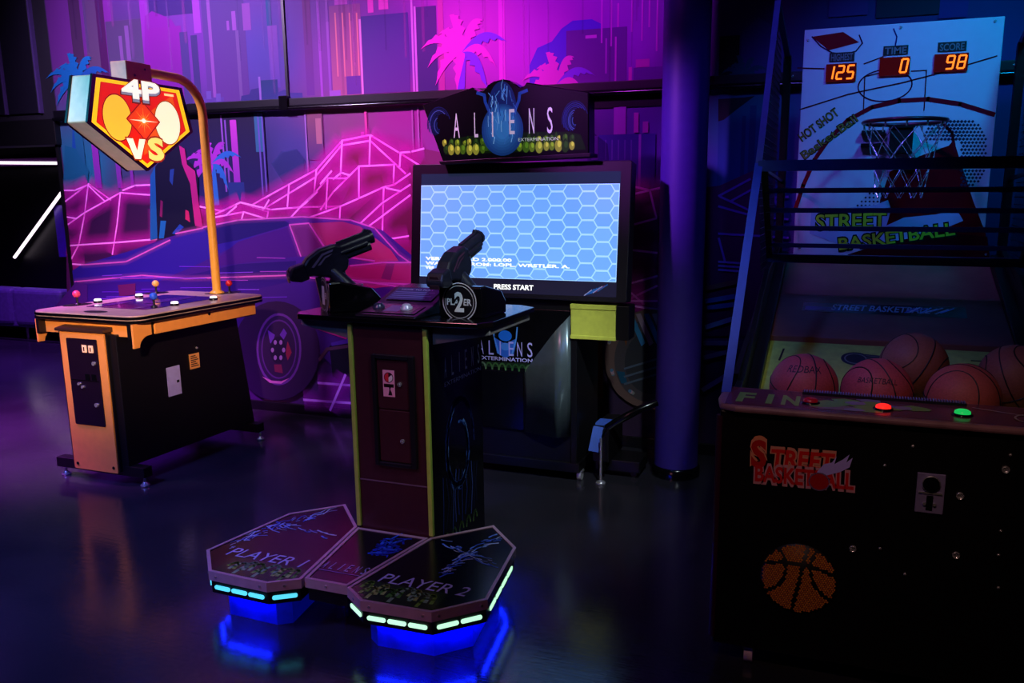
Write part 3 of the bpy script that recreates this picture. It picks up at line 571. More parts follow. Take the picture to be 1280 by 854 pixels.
b2 = MB(); b2.add([V((SX0 - .0022, sy - x, z)) for x, z in shrink(pen, .95)], [range(5)]); b2.c = [[lin((255, 196, 20)) + (1,)] * 5]; b2.build('sign_face', LIT, T)
# ------------------------------------------------------------------ gun pedestal
ax = -1.668
G = thing('light_gun_pedestal', 'dark maroon gun pedestal with lime edges and two swivel light guns', 'arcade machine', (ax, 3.0, 0))
PX0, PX1, PY0, PY1, PZ = -1.846, -1.490, 2.765, 3.262, 1.062
MAROON = mat('maroon_laminate', (60, 21, 31), .42, noise=.12)
MB().box((PX0 + .012, PY0 + .004, .02), (PX1 - .012, PY1, PZ)).build('pedestal_body', MAROON, G, .002)
sp = MB().box((PX1 - .014, PY0 + .012, .03), (PX1 - .001, PY1, PZ - .004)).build('side_panel', GLOSS, G)
MB().box((PX0 + .001, PY0 + .012, .03), (PX0 + .014, PY1, PZ - .004)).build('side_panel', GLOSS, G)
for x in (PX0, PX1 - .020): MB().box((x, PY0 - .006, .205), (x + .020, PY0 + .012, PZ - .002)).build('edge_molding', LIME, G, .004)
MB().box((PX0 + .02, PY0 + .001, .408), (PX1 - .02, PY0 + .006, .413)).build('kick_seam', mat('seam_grey', (110, 80, 100), .4), G)
dx0, dx1, dz0, dz1 = hit((470, 445), Y=PY0).x, hit((511, 445), Y=PY0).x, .50, .925
fr = MB()
for a, b in (((dx0 - .018, dz0 - .016), (dx0, dz1 + .018)), ((dx1, dz0 - .016), (dx1 + .024, dz1 + .018)), ((dx0, dz1), (dx1, dz1 + .018)), ((dx0, dz0 - .016), (dx1, dz0))): fr.box((a[0], PY0 - .012, a[1]), (b[0], PY0 + .006, b[1]))
fr.build('door_frame', mat('coin_frame', (30, 26, 34), .35, .3), G, .003)
ud = MB().prism(rrect(dx0 + .003, .722, dx1 - .003, dz1 - .003, .012), (0, PY0 + .005, 0), EX, EZ, -EY, .008).build('coin_door', MAROON, G, .002)
ld = MB().prism(rrect(dx0 + .003, dz0 + .003, dx1 - .003, .716, .006), (0, PY0 + .005, 0), EX, EZ, -EY, .008).build('cash_door', MAROON, G, .002)
for px_, d_ in (((500.5, 480.5), ud), ((504, 551.5), ld)):
    h = hit(px_, Y=PY0); MB().cyl((h.x, PY0 - .002, h.z), (h.x, PY0 - .010, h.z), .009, 14).cyl((h.x, PY0 - .010, h.z), (h.x, PY0 - .012, h.z), .004, 8).build('lock', CHROME, d_)
c0, c1 = hit((478.5, 462), Y=PY0), hit((494.5, 496.5), Y=PY0)
st = MB(); yy = PY0 - .0032
st.flat([(c0.x, c1.z), (c1.x, c1.z), (c1.x, c0.z), (c0.x, c0.z)], (0, yy, 0), EX, EZ, (250, 165, 200)); cx_ = (c0.x + c1.x) / 2
st.flat(arc(cx_, c0.z - .030, .021, .021, 0, 345, 24), (0, yy, 0), EX, EZ, (60, 10, 30), 1, .0004); st.flat(arc(cx_, c0.z - .030, .018, .018, 90, 270, 14), (0, yy, 0), EX, EZ, (225, 40, 60), 1, .0008); st.flat(arc(cx_, c0.z - .030, .018, .018, -90, 40, 12) + [(cx_, c0.z - .03)], (0, yy, 0), EX, EZ, (245, 225, 230), 1, .0008)
st.flat([(c0.x + .004, c0.z - .070), (c1.x - .004, c0.z - .070), (c1.x - .004, c0.z - .056), (c0.x + .004, c0.z - .056)], (0, yy, 0), EX, EZ, (30, 6, 16), 1, .0004)
st.flat([(cx_ - .004, c1.z + .006), (cx_ + .014, c1.z + .006), (cx_ + .012, c1.z + .018), (cx_ + .006, c1.z + .03), (cx_ + .010, c1.z + .042), (cx_, c1.z + .044), (cx_ + .002, c1.z + .028)], (0, yy, 0), EX, EZ, (30, 6, 16), 1, .0004)
st.build('coin_sticker', PRINT, ud, label='pink coin sticker')
# side art: lettering and a plain blue swirl
SA = MB(); xs = PX1 - .0005
def sd(px): h = hit(px, X=PX1); return (h.y, h.z)
a, b = sd((553, 476)), sd((600, 465)); 
for k, ch in enumerate('ALIENS'): SA.text(ch, (xs, a[0] + .03 + k * (b[0] - a[0] - .03) / 5.2, .83), EY, EZ, .085, .020 if ch != 'I' else .006, (250, 250, 255), lift=.0006)
SA.text('EXTERMINATION', (xs, (a[0] + b[0]) / 2 + .012, .795), EY, EZ, .018, b[0] - a[0] - .01, (250, 250, 255), lift=.0006)
SA.build('side_lettering', PRINTG, sp); SA = MB()
for k in range(26):
    t0 = k * 14; rr = .20 - .004 * k; cx_, cz_ = 3.02, .50
    SA.stroke(arc(cx_, cz_, rr * .72, rr * 1.15, t0, t0 + 70 + (k * 37) % 60, 10), .006 if k % 3 else .012, (xs, 0, 0), EY, EZ, random.choice([(34, 60, 140), (60, 100, 190), (24, 36, 90), (90, 130, 200)]), .0008)
for k in range(12):
    y0 = 2.86 + .03 * k; SA.stroke([(y0, .42 - .01 * (k % 4)), (y0 + .02 * math.sin(k), .30), (y0 - .01, .17 + .02 * (k % 3))], .005, (xs, 0, 0), EY, EZ, random.choice([(40, 60, 130), (70, 90, 160), (30, 40, 80)]), .0008)
for k in range(5): SA.stroke(arc(2.88 + .07 * k, .12, .02, .05, 20, 170, 8), .010, (xs, 0, 0), EY, EZ, (96, 130, 60), .001)
SA.build('side_art', PRINTG, sp)
# deck and wings
DZ = 1.066
dk_ = [(-.44, 2.80), (-.40, 2.745), (-.19, 2.735), (.19, 2.735), (.40, 2.745), (.44, 2.80), (.44, 3.24), (.36, 3.29), (-.36, 3.29), (-.44, 3.24)]
MB().prism(dk_, (ax, 0, DZ), EX, EY, EZ, .022).build('deck', GLOSS, G, .004)
for sgn in (1, -1):
    x0, x1 = ax + sgn * .18, ax + sgn * .425
    MB().hexa([V((x0, 2.80, .985)), V((x0, 3.22, .985)), V((x0, 3.22, DZ)), V((x0, 2.80, DZ))][::sgn], [V((x1, 2.80, 1.035)), V((x1, 3.22, 1.035)), V((x1, 3.22, DZ)), V((x1, 2.80, DZ))][::sgn]).build('wing_bracket', mat('wing_grey', (150, 146, 146), .4, .2), G, .003)
# button console in the middle
cs_ = [(2.742, DZ + .022), (2.742, DZ + .034), (2.90, DZ + .060), (3.06, DZ + .110), (3.20, DZ + .110), (3.20, DZ + .022)]
cn = MB().prism(cs_, (ax - .13, 0, 0), EY, EZ, EX, .27).build('button_console', mat('console_black', (24, 20, 30), .25), G, .006)
tilt = V((0, .158, .026)).normalized(); nrm = EX.cross(tilt)
cp = MB(); o_ = V((ax, 2.76, DZ + .038)); cp.flat([(-.115, .01), (.12, .01), (.115, .125), (-.11, .125)], o_, EX, tilt, (74, 40, 66), 1, .002)
cp.flat([(-.03, .03), (.035, .03), (.035, .11), (-.03, .11)], o_, EX, tilt, (64, 84, 140), 1, .0024); cp.flat([(.07, .03), (.10, .03), (.10, .10), (.08, .11)], o_, EX, tilt, (110, 70, 90), 1, .0024)
cp.build('console_plate', PRINTG, cn)
for dx, c_ in ((-.07, (60, 60, 90)), (.055, (200, 200, 220))):
    p = o_ + EX * dx + tilt * .07 + nrm * .002
    MB().lathe([(.024, 0), (.024, .008), (.018, .010), (.018, .016), (.012, .020), (.001, .021)], p, nrm, 18).build('start_button', mat('start_' + str(c_[0]), c_, .2, .2), cn)
ts = V((0, .16, .05)).normalized(); oo = V((ax, 2.93, DZ + .072)); tt = MB()
tt.flat([(-.10, .0), (.11, .0), (.11, .12), (-.10, .12)], oo, EX, ts, (40, 50, 110), 1, .0015)
tt.text('HOW TO PLAY', oo + ts * .095, EX, ts, .012, .15, (150, 170, 235), lift=.002)
for k in range(4): tt.stroke([(-.09, .075 - k * .018), (.09 - .02 * (k % 2), .075 - k * .018)], .006, oo, EX, ts, (90, 110, 190), .002)
tt.build('instruction_card', PRINTG, cn)
# swivel mounts and guns
def gun(px_mount, yaw, num, red, dx):
    c = hit(px_mount, Y=2.95); c.z = DZ + .022
    Rz = M.Rotation(R(90 - yaw), 3, 'Z')          # local x points at the screen
    def L(p): return c + Rz @ V(p)
    q = MB(); pr_ = [(-.105, 0), (.11, 0), (.11, .05), (.07, .095), (-.06, .125), (-.105, .125)]
    q.prism(pr_, L((0, -.095, 0)), Rz @ EX, EZ, Rz @ EY, .19)
    mt_ = q.build('gun_mount', GLOSS, G, .008, label='black swivel mount with a round player %d badge' % num)
    bo = L((-.1055, 0, .064)); bx, by = Rz @ V((0, -1, 0)), EZ
    bd = MB(); rg = lambda r, rgb, l: bd.flat(arc(0, 0, r, r, 0, 350, 35), bo, bx, by, rgb, 1, l)
    rg(.078, (12, 12, 16), .001); rg(.075, (225, 232, 228), .0014); rg(.0715, (12, 12, 16), .0018); rg(.064, (200, 210, 205), .0022); rg(.0615, (12, 12, 16), .0026)
    bd.text('PLAYER', bo - by * .012, bx, by, .024, .110, (215, 225, 222), lift=.0030, fat=.03)
    bd.text(str(num), bo - by * .041, bx, by, .080, .052, (12, 12, 16), lift=.0033, fat=.10); bd.text(str(num), bo - by * .036, bx, by, .072, .042, (225, 240, 232), lift=.0036, fat=.03)
    bd.build('player_badge', PRINT, mt_)
    gp_n = L((.01, 0, .165)) + V((dx, -.02, 0))
    MB().cyl(L((.015, 0, .08)), gp_n, .030, 14).cyl(L((.015, 0, .085)), L((.015, 0, .105)), .045, 16).build('swivel_neck', GUNM, G)
    # the gun itself, tipped up
    GS = .86
    Rg = Rz @ M.Rotation(R(-19), 3, 'Y'); gp = L((.01, 0, .195)) + V((dx, -.02, 0))
    def g(p): return gp + Rg @ (V(p) * GS)
    gx, gy, gz = Rg @ EX * GS, Rg @ EY * GS, Rg @ EZ * GS
    def pris(P, w_): return MB().prism(P, g((0, -w_ / 2, 0)), gx, gz, gy, w_)
    body = pris([(-.135, -.02), (-.135, .035), (-.10, .062), (-.035, .082), (.045, .078), (.075, .058), (.085, -.02), (.065, -.055), (.02, -.075), (-.04, -.06), (-.10, -.03)], .072).build('gun_body', GUNM, G, .010)
    pris([(-.215, -.012), (-.215, .012), (-.19, .045), (-.125, .045), (-.125, -.035), (-.17, -.035)], .086).build('gun_stock', GUNM, body, .008)
    bar = MB().tube([g((.05, 0, .046)), g((.235, 0, .046))], .026, 10).tube([g((.05, 0, .008)), g((.215, 0, .008))], .022, 10).build('gun_barrel', GUNM, G)
    MB().tube([g((.225, 0, .046)), g((.242, 0, .046))], .030, 10).build('muzzle', GUNM, bar)
    MB().box((0, 0, 0), (.001, .001, .001)); rl = pris([(.06, .07), (.235, .07), (.235, .082), (.215, .094), (.20, .082), (.06, .082)], .020).build('top_rail', GUNM, bar, .002)
    for sgn in (1, -1): MB().tube([g((.06, sgn * .030, .028)), g((.20, sgn * .030, .028))], .010, 8).build('side_barrel', GUNM, bar)
    pris([(-.095, -.04), (-.055, -.05), (-.075, -.17), (-.115, -.165)], .034).build('grip', GUNM, G, .008)
    MB().tube([g(p) for p in ((-.058, 0, -.065), (-.05, 0, -.105), (-.02, 0, -.115), (.0, 0, -.075))], .006, 6).build('trigger_guard', CHROME if num == 1 else GUNM, G)
    pris([(-.030, -.06), (.05, -.06), (.04, -.12), (-.02, -.12)], .05).build('gun_hinge', GUNM, G, .006)
    for sgn in (1, -1):
        dc = MB(); e = (gx if sgn < 0 else -gx); oo_ = g((0, sgn * .0365, 0))
        for P in ([(-.10, .015), (-.03, .058), (.03, .060), (.022, .050), (-.028, .048), (-.09, .008)], [(-.07, .012), (-.02, .040), (.02, .042), (.0, .034), (-.02, .032), (-.055, .010)]):
            dc.flat([(x if sgn < 0 else -x, z) for x, z in P], oo_, e, gz, (120, 122, 150) if num == 1 else (90, 50, 80), 1, .001)
        dc.build('side_decal', PRINT, body)
    vt = MB()
    for z0 in (-.02, .018):
        vt.prism([(-.026, z0), (.026, z0), (.022, z0 + .018), (-.022, z0 + .018)], g((-.2155 if z0 < 0 else -.203, 0, 0)), -gy, gz, -gx, .004)
    vt.build('rear_vent', mat('red_vent', (150, 16, 22) if red else (60, 40, 44), .4), body)
gun((437, 372), 42, 1, False, -.085)
gun((591, 372), 4, 2, True, -.062)
# ------------------------------------------------------------------ player platforms
PC = V((-1.675, 2.524, 0)); PT = .2
HX = [.172, .362, .533, .6, .46, .194, .096]; HY = [.239, .44, .266, -.158, -.303, -.312, -.244]
TRIM = mat('rose_aluminium', (215, 190, 200), .4, .35); LED = mat('mint_led', (190, 255, 215), .4, emit=1.15); LEDB = mat('aqua_led', (90, 225, 250), .4, emit=1.0)
UG = mat('blue_underglow', (10, 30, 255), .4, emit=60)
def inset(P, d):
    n = len(P); out = []; A = 1 if area(P) > 0 else -1
    for i in range(n):
        p0, p1, p2 = V(P[i - 1]), V(P[i]), V(P[(i + 1) % n]); e1 = (p1 - p0).normalized(); e2 = (p2 - p1).normalized()
        n1 = V((-e1.y, e1.x)) * A; n2 = V((-e2.y, e2.x)) * A; bb = (n1 + n2); bb = bb / max(.3, bb.dot(n1)); out.append(tuple(p1 + bb * d))
    return out
def platform(name, P, label, num):
    cx = sum(p[0] for p in P) / len(P); cy = sum(p[1] for p in P) / len(P)
    t = thing(name, label, 'game platform', (cx, cy, 0))
    if area(P) < 0: P = P[::-1]
    MB().prism(inset(P, .065 if num else .11), (0, 0, 0), EX, EY, EZ, .118).build('base', mat('underglow_lit_base', (8, 34, 255), .35, noise=.5, scale=9, emit=.07) if num else BLACK, t)  # blue underglow light put into the base colour, plus a faint emission
    sk = MB().prism(inset(P, .008), (0, 0, .112), EX, EY, EZ, .054).build('skirt', BLACK, t, .002)
    tr = MB(); I = inset(P, .012); n = len(P)
    for i in range(n):
        j = (i + 1) % n; b = [P[i], P[j], I[j], I[i]]
        tr.hexa([V((x, y, .164)) for x, y in b], [V((x, y, PT)) for x, y in b])
    fr_ = tr.build('edge_trim', TRIM, t)
    for i in range(n):
        j = (i + 1) % n; a, b = V(P[i]), V(P[j]); d = b - a; L = d.length
        if L < .09: continue
        nn = V((d.y, -d.x)).normalized()
        for f in ((.12, .88) if L > .2 else (.5,)):
            p = a + d * f; MB().cyl(V((p.x, p.y, .182)), V((p.x + nn.x * .003, p.y + nn.y * .003, .182)), .005, 8).build('screw', CHROME, fr_)
    return t, sk, P
def leds(sk, a, b, k, mt_, m0=.05):
    a, b = V(a), V(b); d = (b - a); L = d.length; d /= L; nn = V((d.y, -d.x))
    for i in range(k):
        s0 = L * m0 + (L * (1 - 2 * m0)) * i / k + .004; s1 = L * m0 + (L * (1 - 2 * m0)) * (i + 1) / k - .004
        o = a - nn * .0075; MB().prism(rrect(s0, .130, s1, .1455, .007, 3), (o.x, o.y, 0), (d.x, d.y, 0), EZ, (nn.x, nn.y, 0), .004).build('led_bar', mt_, sk)
P2 = [(PC.x + x, PC.y + y) for x, y in zip(HX, HY)]; P1 = [(PC.x - x, PC.y + y) for x, y in zip(HX, HY)]
def inside(p, P):
    r = False
    for (x0, y0), (x1, y1) in zip(P, P[1:] + P[:1]):
        if (y0 > p[1]) != (y1 > p[1]) and p[0] < x0 + (p[1] - y0) * (x1 - x0) / (y1 - y0): r = not r
    return r
def plat_art(t, num, P, cxs):
    a = MB(); I = inset(P, .012)
    a.flat(I, (0, 0, .196), EX, EY, (15, 9, 18) if num == 1 else (8, 7, 20), 1, .001)
    y1 = PC.y - .165
    # green band of ribbed coils along the front
    band = [p for p in I if p[1] < y1 - .02]; xl, xr = min(p[0] for p in I), max(p[0] for p in I)
    clip = sorted([p for p in I if p[1] < y1], key=lambda p: p[0])
    bx0, bx1 = (clip[0][0], clip[-1][0])
    def yb(x):
        pts = clip
        for p, q in zip(pts, pts[1:]):
            if p[0] <= x <= q[0]: return p[1] + (q[1] - p[1]) * (x - p[0]) / max(1e-6, q[0] - p[0])
        return pts[0][1]
    xs_ = [bx0 + (bx1 - bx0) * i / 20 for i in range(21)]
    a.flat([(x, yb(x)) for x in xs_] + [(x, y1) for x in xs_[::-1]], (0, 0, .196), EX, EY, (26, 58, 30), 1, .0014)
    rnd = random.Random(num)
    for k in range(9):
        x = bx0 + .045 + (bx1 - bx0 - .09) * k / 8; y0 = max(yb(x) + .008, y1 - .10); hh = (y1 - y0) * (.55 + .4 * rnd.random())
        a.stroke(arc(x, y0, .030 if k % 2 else .02, hh, 15, 150 + 20 * (k % 3), 8), .014, (0, 0, .196), EX, EY, rnd.choice([(120, 190, 70), (80, 160, 60), (170, 215, 110), (130, 190, 140)]), .0017 + .0002 * (k % 2))
    h0 = hit((283, 690) if num == 1 else (474, 727), Z=PT); 
    a.text('PLAYER %d' % num, (cxs, PC.y - .163, .196), EX, EY, .066, .345, (190, 205, 255), lift=.0022, fat=.0, shear=.12)
    # plain blue brushwork: two crossing sweeps of splashes
    A0, A1 = ((286, 683), (408, 640)) if num == 1 else ((548, 722), (626, 668))
    for k in range(90):
        t_ = rnd.random(); up_s = k % 3 == 0
        px_ = A0[0] + (A1[0] - A0[0]) * t_; py_ = A0[1] + (A1[1] - A0[1]) * (t_ ** .8 if not up_s else .85 - .5 * t_) + 9 * (rnd.random() - .5)
        if num == 2 and up_s: py_ = A0[1] - 44 + 30 * t_ + 8 * (rnd.random() - .5)
        d_ = 4 + 14 * rnd.random() ** 2; sl = (-.45 if not up_s else .35) + .8 * (rnd.random() - .5)
        P_ = [hit(q, Z=.196) for q in ((px_, py_), (px_ + d_ * .5, py_ + d_ * .5 * sl), (px_ + d_, py_ + d_ * .7 * sl))]
        if not all(inside((q.x, q.y), I) for q in P_): continue
        a.stroke([(q.x, q.y) for q in P_], .003 + .006 * rnd.random() ** 2, (0, 0, .196), EX, EY, rnd.choice([(100, 160, 255), (140, 190, 255), (190, 220, 255), (70, 120, 240)]), .0018 + .00005 * (k % 9))
    a.build('deck_print', PRINTG, t)
t1, k1, q1 = platform('player_platform', P1, 'angular floor platform printed PLAYER 1 with aqua edge lights', 1); plat_art(t1, 1, q1, -2.008)
t2, k2, q2 = platform('player_platform', P2, 'angular floor platform printed PLAYER 2 with mint edge lights', 2); plat_art(t2, 2, q2, -1.334)
leds(k2, P2[5], P2[4], 3, LED, .06); leds(k2, P2[4], P2[3], 2, LED, .08); leds(k2, P2[3], P2[2], 4, LED, .10); leds(k2, P2[6], P2[5], 1, LED, .08)
leds(k1, P1[4], P1[5], 3, LEDB, .06); leds(k1, P1[5], P1[6], 1, LEDB, .1); leds(k1, P1[3], P1[4], 2, LEDB, .08); leds(k1, P1[2], P1[3], 4, LEDB, .10)
C_ = [(PC.x - .168, PC.y + .236), (PC.x - .092, PC.y - .236), (PC.x + .092, PC.y - .236), (PC.x + .168, PC.y + .236)]
t3, k3, q3 = platform('centre_platform', inset(C_, .003), 'narrow middle floor platform between the two player platforms', 0)
ca = MB(); ca.flat(inset(q3, .012), (0, 0, .196), EX, EY, (12, 9, 20), 1, .001); rnd = random.Random(5)
for k in range(30):
    x = PC.x + .02 + .07 * (rnd.random() - .4); y = PC.y + .10 + .16 * (rnd.random() - .5)
    ca.stroke([(x, y), (x + .05 * rnd.random(), y + .05 * rnd.random()), (x + .08 * rnd.random(), y + .07 * rnd.random())], .005 + .012 * rnd.random(), (0, 0, .196), EX, EY, rnd.choice([(30, 70, 230), (40, 110, 250), (20, 50, 170)]), .0014 + .0001 * (k % 6))
for k, ch in enumerate('ALIENS'): ca.text(ch, (PC.x - .085 + k * .034, PC.y - .135, .196), EX, EY, .055, .016 if ch != 'I' else .005, (170, 180, 240), lift=.0024)
ca.stroke([(PC.x - .095, PC.y - .15), (PC.x + .095, PC.y - .15)], .004, (0, 0, .196), EX, EY, (120, 130, 220), .0024)
ca.build('deck_print', PRINTG, t3)
# the blue underglow strips below each player platform
for t, P in ((t1, q1), (t2, q2)):
    I = inset(P, .034); n = len(I)
    for i in range(n):
        a, b = V(I[i]), V(I[(i + 1) % n]); cen = (a + b) / 2
        if (a - b).length < .12 or abs(cen.x - PC.x) < .17 : continue
        d = (b - a).normalized() * .02
        MB().tube([V((a.x + d.x, a.y + d.y, .107)), V((b.x - d.x, b.y - d.y, .107))], .004, 6).build('underglow_strip', UG, t)
# ------------------------------------------------------------------ screen cabinet
S = thing('screen_cabinet', 'large flat-screen shooting game cabinet with a shaped lettered marquee', 'arcade machine', (ax, 4.3, 0))
lean = R(6.0); SB = V((ax, 4.075, 1.012)); sup = V((0, math.sin(lean), math.cos(lean))); sn = EX.cross(sup)
def sc_(x, z): return SB + EX * x + sup * z
SW, SH = 1.255, .722
tv = MB().prism(rrect(-SW / 2, 0, SW / 2, SH, .012), SB, EX, sup, -sn, .10).build('monitor_bezel', mat('bezel_black', (26, 24, 34), .4), S, .004)
MB().prism([(-.5, .08), (.5, .08), (.5, .62), (-.5, .62)], SB - sn * .10, EX, sup, -sn, .07).build('monitor_back', BLACK, S, .01)
sx0, sx1, sz0, sz1 = -.572, .572, .026, .668
pic = MB(); pf = lambda P, rgb, l: pic.flat(P, SB, EX, sup, rgb, 1, l)
pf([(sx0, sz0), (sx1, sz0), (sx1, sz1), (sx0, sz1)], (26, 24, 44), .0006)
az0, az1 = .104, .606
pf([(sx0 + .004, sz1 - .06), (sx1, sz1 - .06), (sx1, sz1), (sx0 + .004, sz1)], (30, 36, 62), .0009)
pf([(sx0 + .003, az0), (sx1 - .003, az0), (sx1 - .003, az1), (sx0 + .003, az1)], (156, 202, 255), .0012)
# honeycomb: darker cells leave the bright lines between them
hw, hh, cut = .066, .0345, .026
def clipx(P):
    return [(min(max(x, sx0 + .006), sx1 - .006), min(max(z, az0 + .003), az1 - .003)) for x, z in P]
for i in range(-1, 15):
    for j in range(-1, 8):
        cx = sx0 + .03 + i * .086; cz = az0 + .02 + j * .074 + (.037 if i % 2 else 0)
        P = [(cx - .051, cz), (cx - .031, cz - .0325), (cx + .031, cz - .0325), (cx + .051, cz), (cx + .031, cz + .0325), (cx - .031, cz + .0325)]
        if cx + .06 < sx0 or cx - .06 > sx1 or cz - .03 > az1 or cz + .03 < az0: continue
        P = clipx(P); 
        if abs(area(P)) > 2e-4: pf(P, random.choice([(104, 156, 236), (108, 160, 238), (100, 152, 234)]), .0016)
for px_, txt, wd in (((560, 325), 'VER. LD 2.000.00', .45), ((618, 331), 'ROM: LOPL. WRSTLER, A.', .80)):
    pass
pic.text('VERSION OLD 2.000.00', SB + EX * (-.535) + sup * .196, EX, sup, .016, .52, (255, 255, 255), lift=.002, fat=.03, align='L')
pic.text('WARNING: ROM: LOPL. WRSTLER. A.', SB + EX * (-.535) + sup * .170, EX, sup, .016, .85, (255, 255, 255), lift=.002, fat=.03, align='L')
pic.text('VER', SB + EX * (-.535) + sup * .146, EX, sup, .014, .06, (255, 255, 255), lift=.002, fat=.03, align='L')
pic.text('PRESS START', SB + EX * (.0) + sup * .047, EX, sup, .026, .23, (255, 255, 250), lift=.002, fat=.03, align='C')
pic.build('screen_picture', SCREEN, tv, label='lit blue honeycomb screen with PRESS START')
cg = MB(); 
for k in range(7): cg.stroke([(.40 + .012 * k, .03 + .004 * k), (.44 + .014 * k, .06 + .005 * k)], .005, SB, EX, sup, random.choice([(30, 90, 170), (60, 130, 200), (110, 50, 90), (150, 150, 200)]), .0018)
cg.build('screen_corner_art', LITDIM, tv)
# marquee
MQ = [(-2.2, 2.041), (-1.899, 2.118), (-1.872, 2.097), (-1.835, 2.099), (-1.812, 2.125), (-1.78, 2.142), (-1.729, 2.150), (-1.685, 2.142), (-1.655, 2.122), (-1.636, 2.106), (-1.614, 2.105), (-1.596, 2.128), (-1.26, 2.065), (-1.257, 1.765), (-2.085, 1.738)]
MQ = [((x + 1.7) * 1.0 - .035 - ax + ax - 1.66, z) for x, z in MQ]
MQ = [(x, z) for x, z in MQ]; mqy = 4.10; mo = V((0, mqy, 0))
mq = MB().prism(MQ, mo, EX, EZ, EY, .10).build('marquee', GLOSS, S, .003)
MB().prism([(MQ[-1][0] - .012, 1.724), (MQ[-2][0] + .01, 1.748), (MQ[-2][0] + .01, 1.768), (MQ[-1][0] - .02, 1.742)], mo - EY * .012, EX, EZ, EY, .13).build('marquee_ledge', BLACK, S, .003)
ma = MB(); mf = lambda P, rgb, l: ma.flat(P, mo, EX, EZ, rgb, 1, l)
mcx = sum(p[0] for p in MQ[3:10]) / 7
mf([((x - mcx) * .985 + mcx, (z - 1.93) * .975 + 1.93) for x, z in MQ], (5, 5, 12), .0006)
gl_ = [(-.40, 1.775), (-.36, 1.86), (-.18, 1.875), (.12, 1.88), (.30, 1.875), (.37, 1.86), (.40, 1.785)]
mf([(x + mcx + .06, z) for x, z in gl_], (10, 34, 10), .001)
rnd = random.Random(3)
for k in range(14): mf([(mcx - .34 + .7 * k / 14, 1.79), (mcx - .34 + .7 * (k + 1) / 14 + .02, 1.79), (mcx - .32 + .7 * k / 14 + .02, 1.86 + .03 * rnd.random())], rnd.choice([(30, 70, 14), (44, 90, 18), (22, 54, 16)]), .0011 + .00002 * k)
for row, zz, sc_e in ((0, 1.835, .62), (1, 1.800, .95)):
    for k in range(21):
        x = mcx - .34 + k * .036 + .012 * rnd.random(); r_ = (.017 + .010 * rnd.random()) * sc_e; z = zz + .008 * rnd.random() + .012 * (x - mcx)
        if abs(x - mcx) < .085 or x > mcx + .40: continue
        tone = rnd.choice([(64, 110, 20), (100, 140, 30), (140, 165, 50), (44, 84, 22), (30, 60, 20)]); l_ = .0014 + .00012 * row + .00002 * (k % 3)
        mf(arc(x, z, r_ * .85, r_ * 1.35, 0, 340, 14), tone, l_); mf(arc(x + .004, z + .008, r_ * .42, r_ * .7, 0, 330, 10), tuple(min(255, int(c_ * 1.45)) for c_ in tone), l_ + .00006)
        ma.stroke([(x - r_ * .4, z + r_), (x, z + r_ * 1.5), (x + r_ * .4, z + r_)], .003, mo, EX, EZ, (14, 22, 8), l_ + .00009)
for sx in (-.37, .40):                           # dark coiled shapes at both ends
    for k in range(9): ma.stroke(arc(mcx + sx, 1.93, .07 - .007 * k, .095 - .009 * k, 20 + 15 * k, 190 + 12 * k, 10), .005, mo, EX, EZ, rnd.choice([(30, 44, 110), (20, 30, 80), (60, 80, 150)]), .0014 + .0001 * (k % 3))
for ch, x in zip('ALI', (-.265, -.150, -.055)): ma.text(ch, mo + EX * (mcx + x) + EZ * 1.862, EX, EZ, .128, .036 if ch == 'A' else (.022 if ch == 'L' else .007), (215, 215, 230), lift=.0030)
for ch, x in zip('ENS', (.055, .165, .265)): ma.text(ch, mo + EX * (mcx + x) + EZ * 1.872, EX, EZ, .128, .030, (215, 215, 230), lift=.0030)
# glowing blue oval with two stems (plain shape)
mf(arc(mcx, 1.995, .082, .145, 0, 345, 30), (16, 40, 104), .0018)
for k in range(7): mf(arc(mcx, 1.895 + .004 * k, .118 - .012 * k, .132 - .010 * k, 0, 345, 30), (22 + 5 * k, 66 + 11 * k, 130 + 12 * k), .0020 + .00008 * k)
for k in range(46):
    x = mcx + .16 * (rnd.random() - .5); z = 1.82 + .28 * rnd.random()
    if ((x - mcx) / .10) ** 2 + ((z - 1.93) / .17) ** 2 > 1: continue
    ma.stroke([(x, z), (x + .02 * (rnd.random() - .5), z + .03), (x + .03 * (rnd.random() - .5), z + .055)], .002 + .003 * rnd.random(), mo, EX, EZ, rnd.choice([(60, 120, 200), (90, 160, 225), (30, 70, 150), (120, 190, 230)]), .00262 + .00002 * (k % 5))
for sgn in (-1, 1): ma.stroke([(mcx + sgn * .05, 1.94), (mcx + sgn * .095, 2.04), (mcx + sgn * .10, 2.075), (mcx + sgn * .14, 2.088)], .016, mo, EX, EZ, (30, 70, 160), .0022)
ma.text('EXTERMINATION', mo + EX * (mcx + .20) + EZ * 1.835, EX, EZ, .016, .22, (200, 230, 200), lift=.0030)
ma.build('marquee_art', LITDIM, mq, label='dark marquee print with ALIENS lettering over green egg shapes')
# lower cabinet
LX0, LX1 = ax - .36, ax + .355
MB().box((LX0, 4.115, .10), (LX1, 4.50, 1.01)).build('lower_cabinet', BLACK, S, .004)
MB().box((LX0 - .05, 4.10, .055), (LX1 + .012, 4.55, .11)).build('cabinet_base', BLACK, S, .004)
MB().box((LX1 - .035, 4.095, .11), (LX1, 4.12, .96)).build('corner_post', DARK, S, .004)
MB().box((ax - .3, 4.16, 1.0), (ax + .3, 4.50, 1.70)).build('monitor_column', BLACK, S, .004)
for x, y in ((LX0 + .02, 4.16), (LX1 - .0, 4.16), (LX0 + .02, 4.5), (LX1, 4.5)):
    wz = MB().cyl((x - .012, y, .028), (x + .012, y, .028), .028, 16).build('caster', mat('pale_wheel', (190, 190, 195), .4), S)
    MB().box((x - .018, y - .02, .045), (x + .018, y + .02, .058)).build('caster_fork', CHROME, wz)
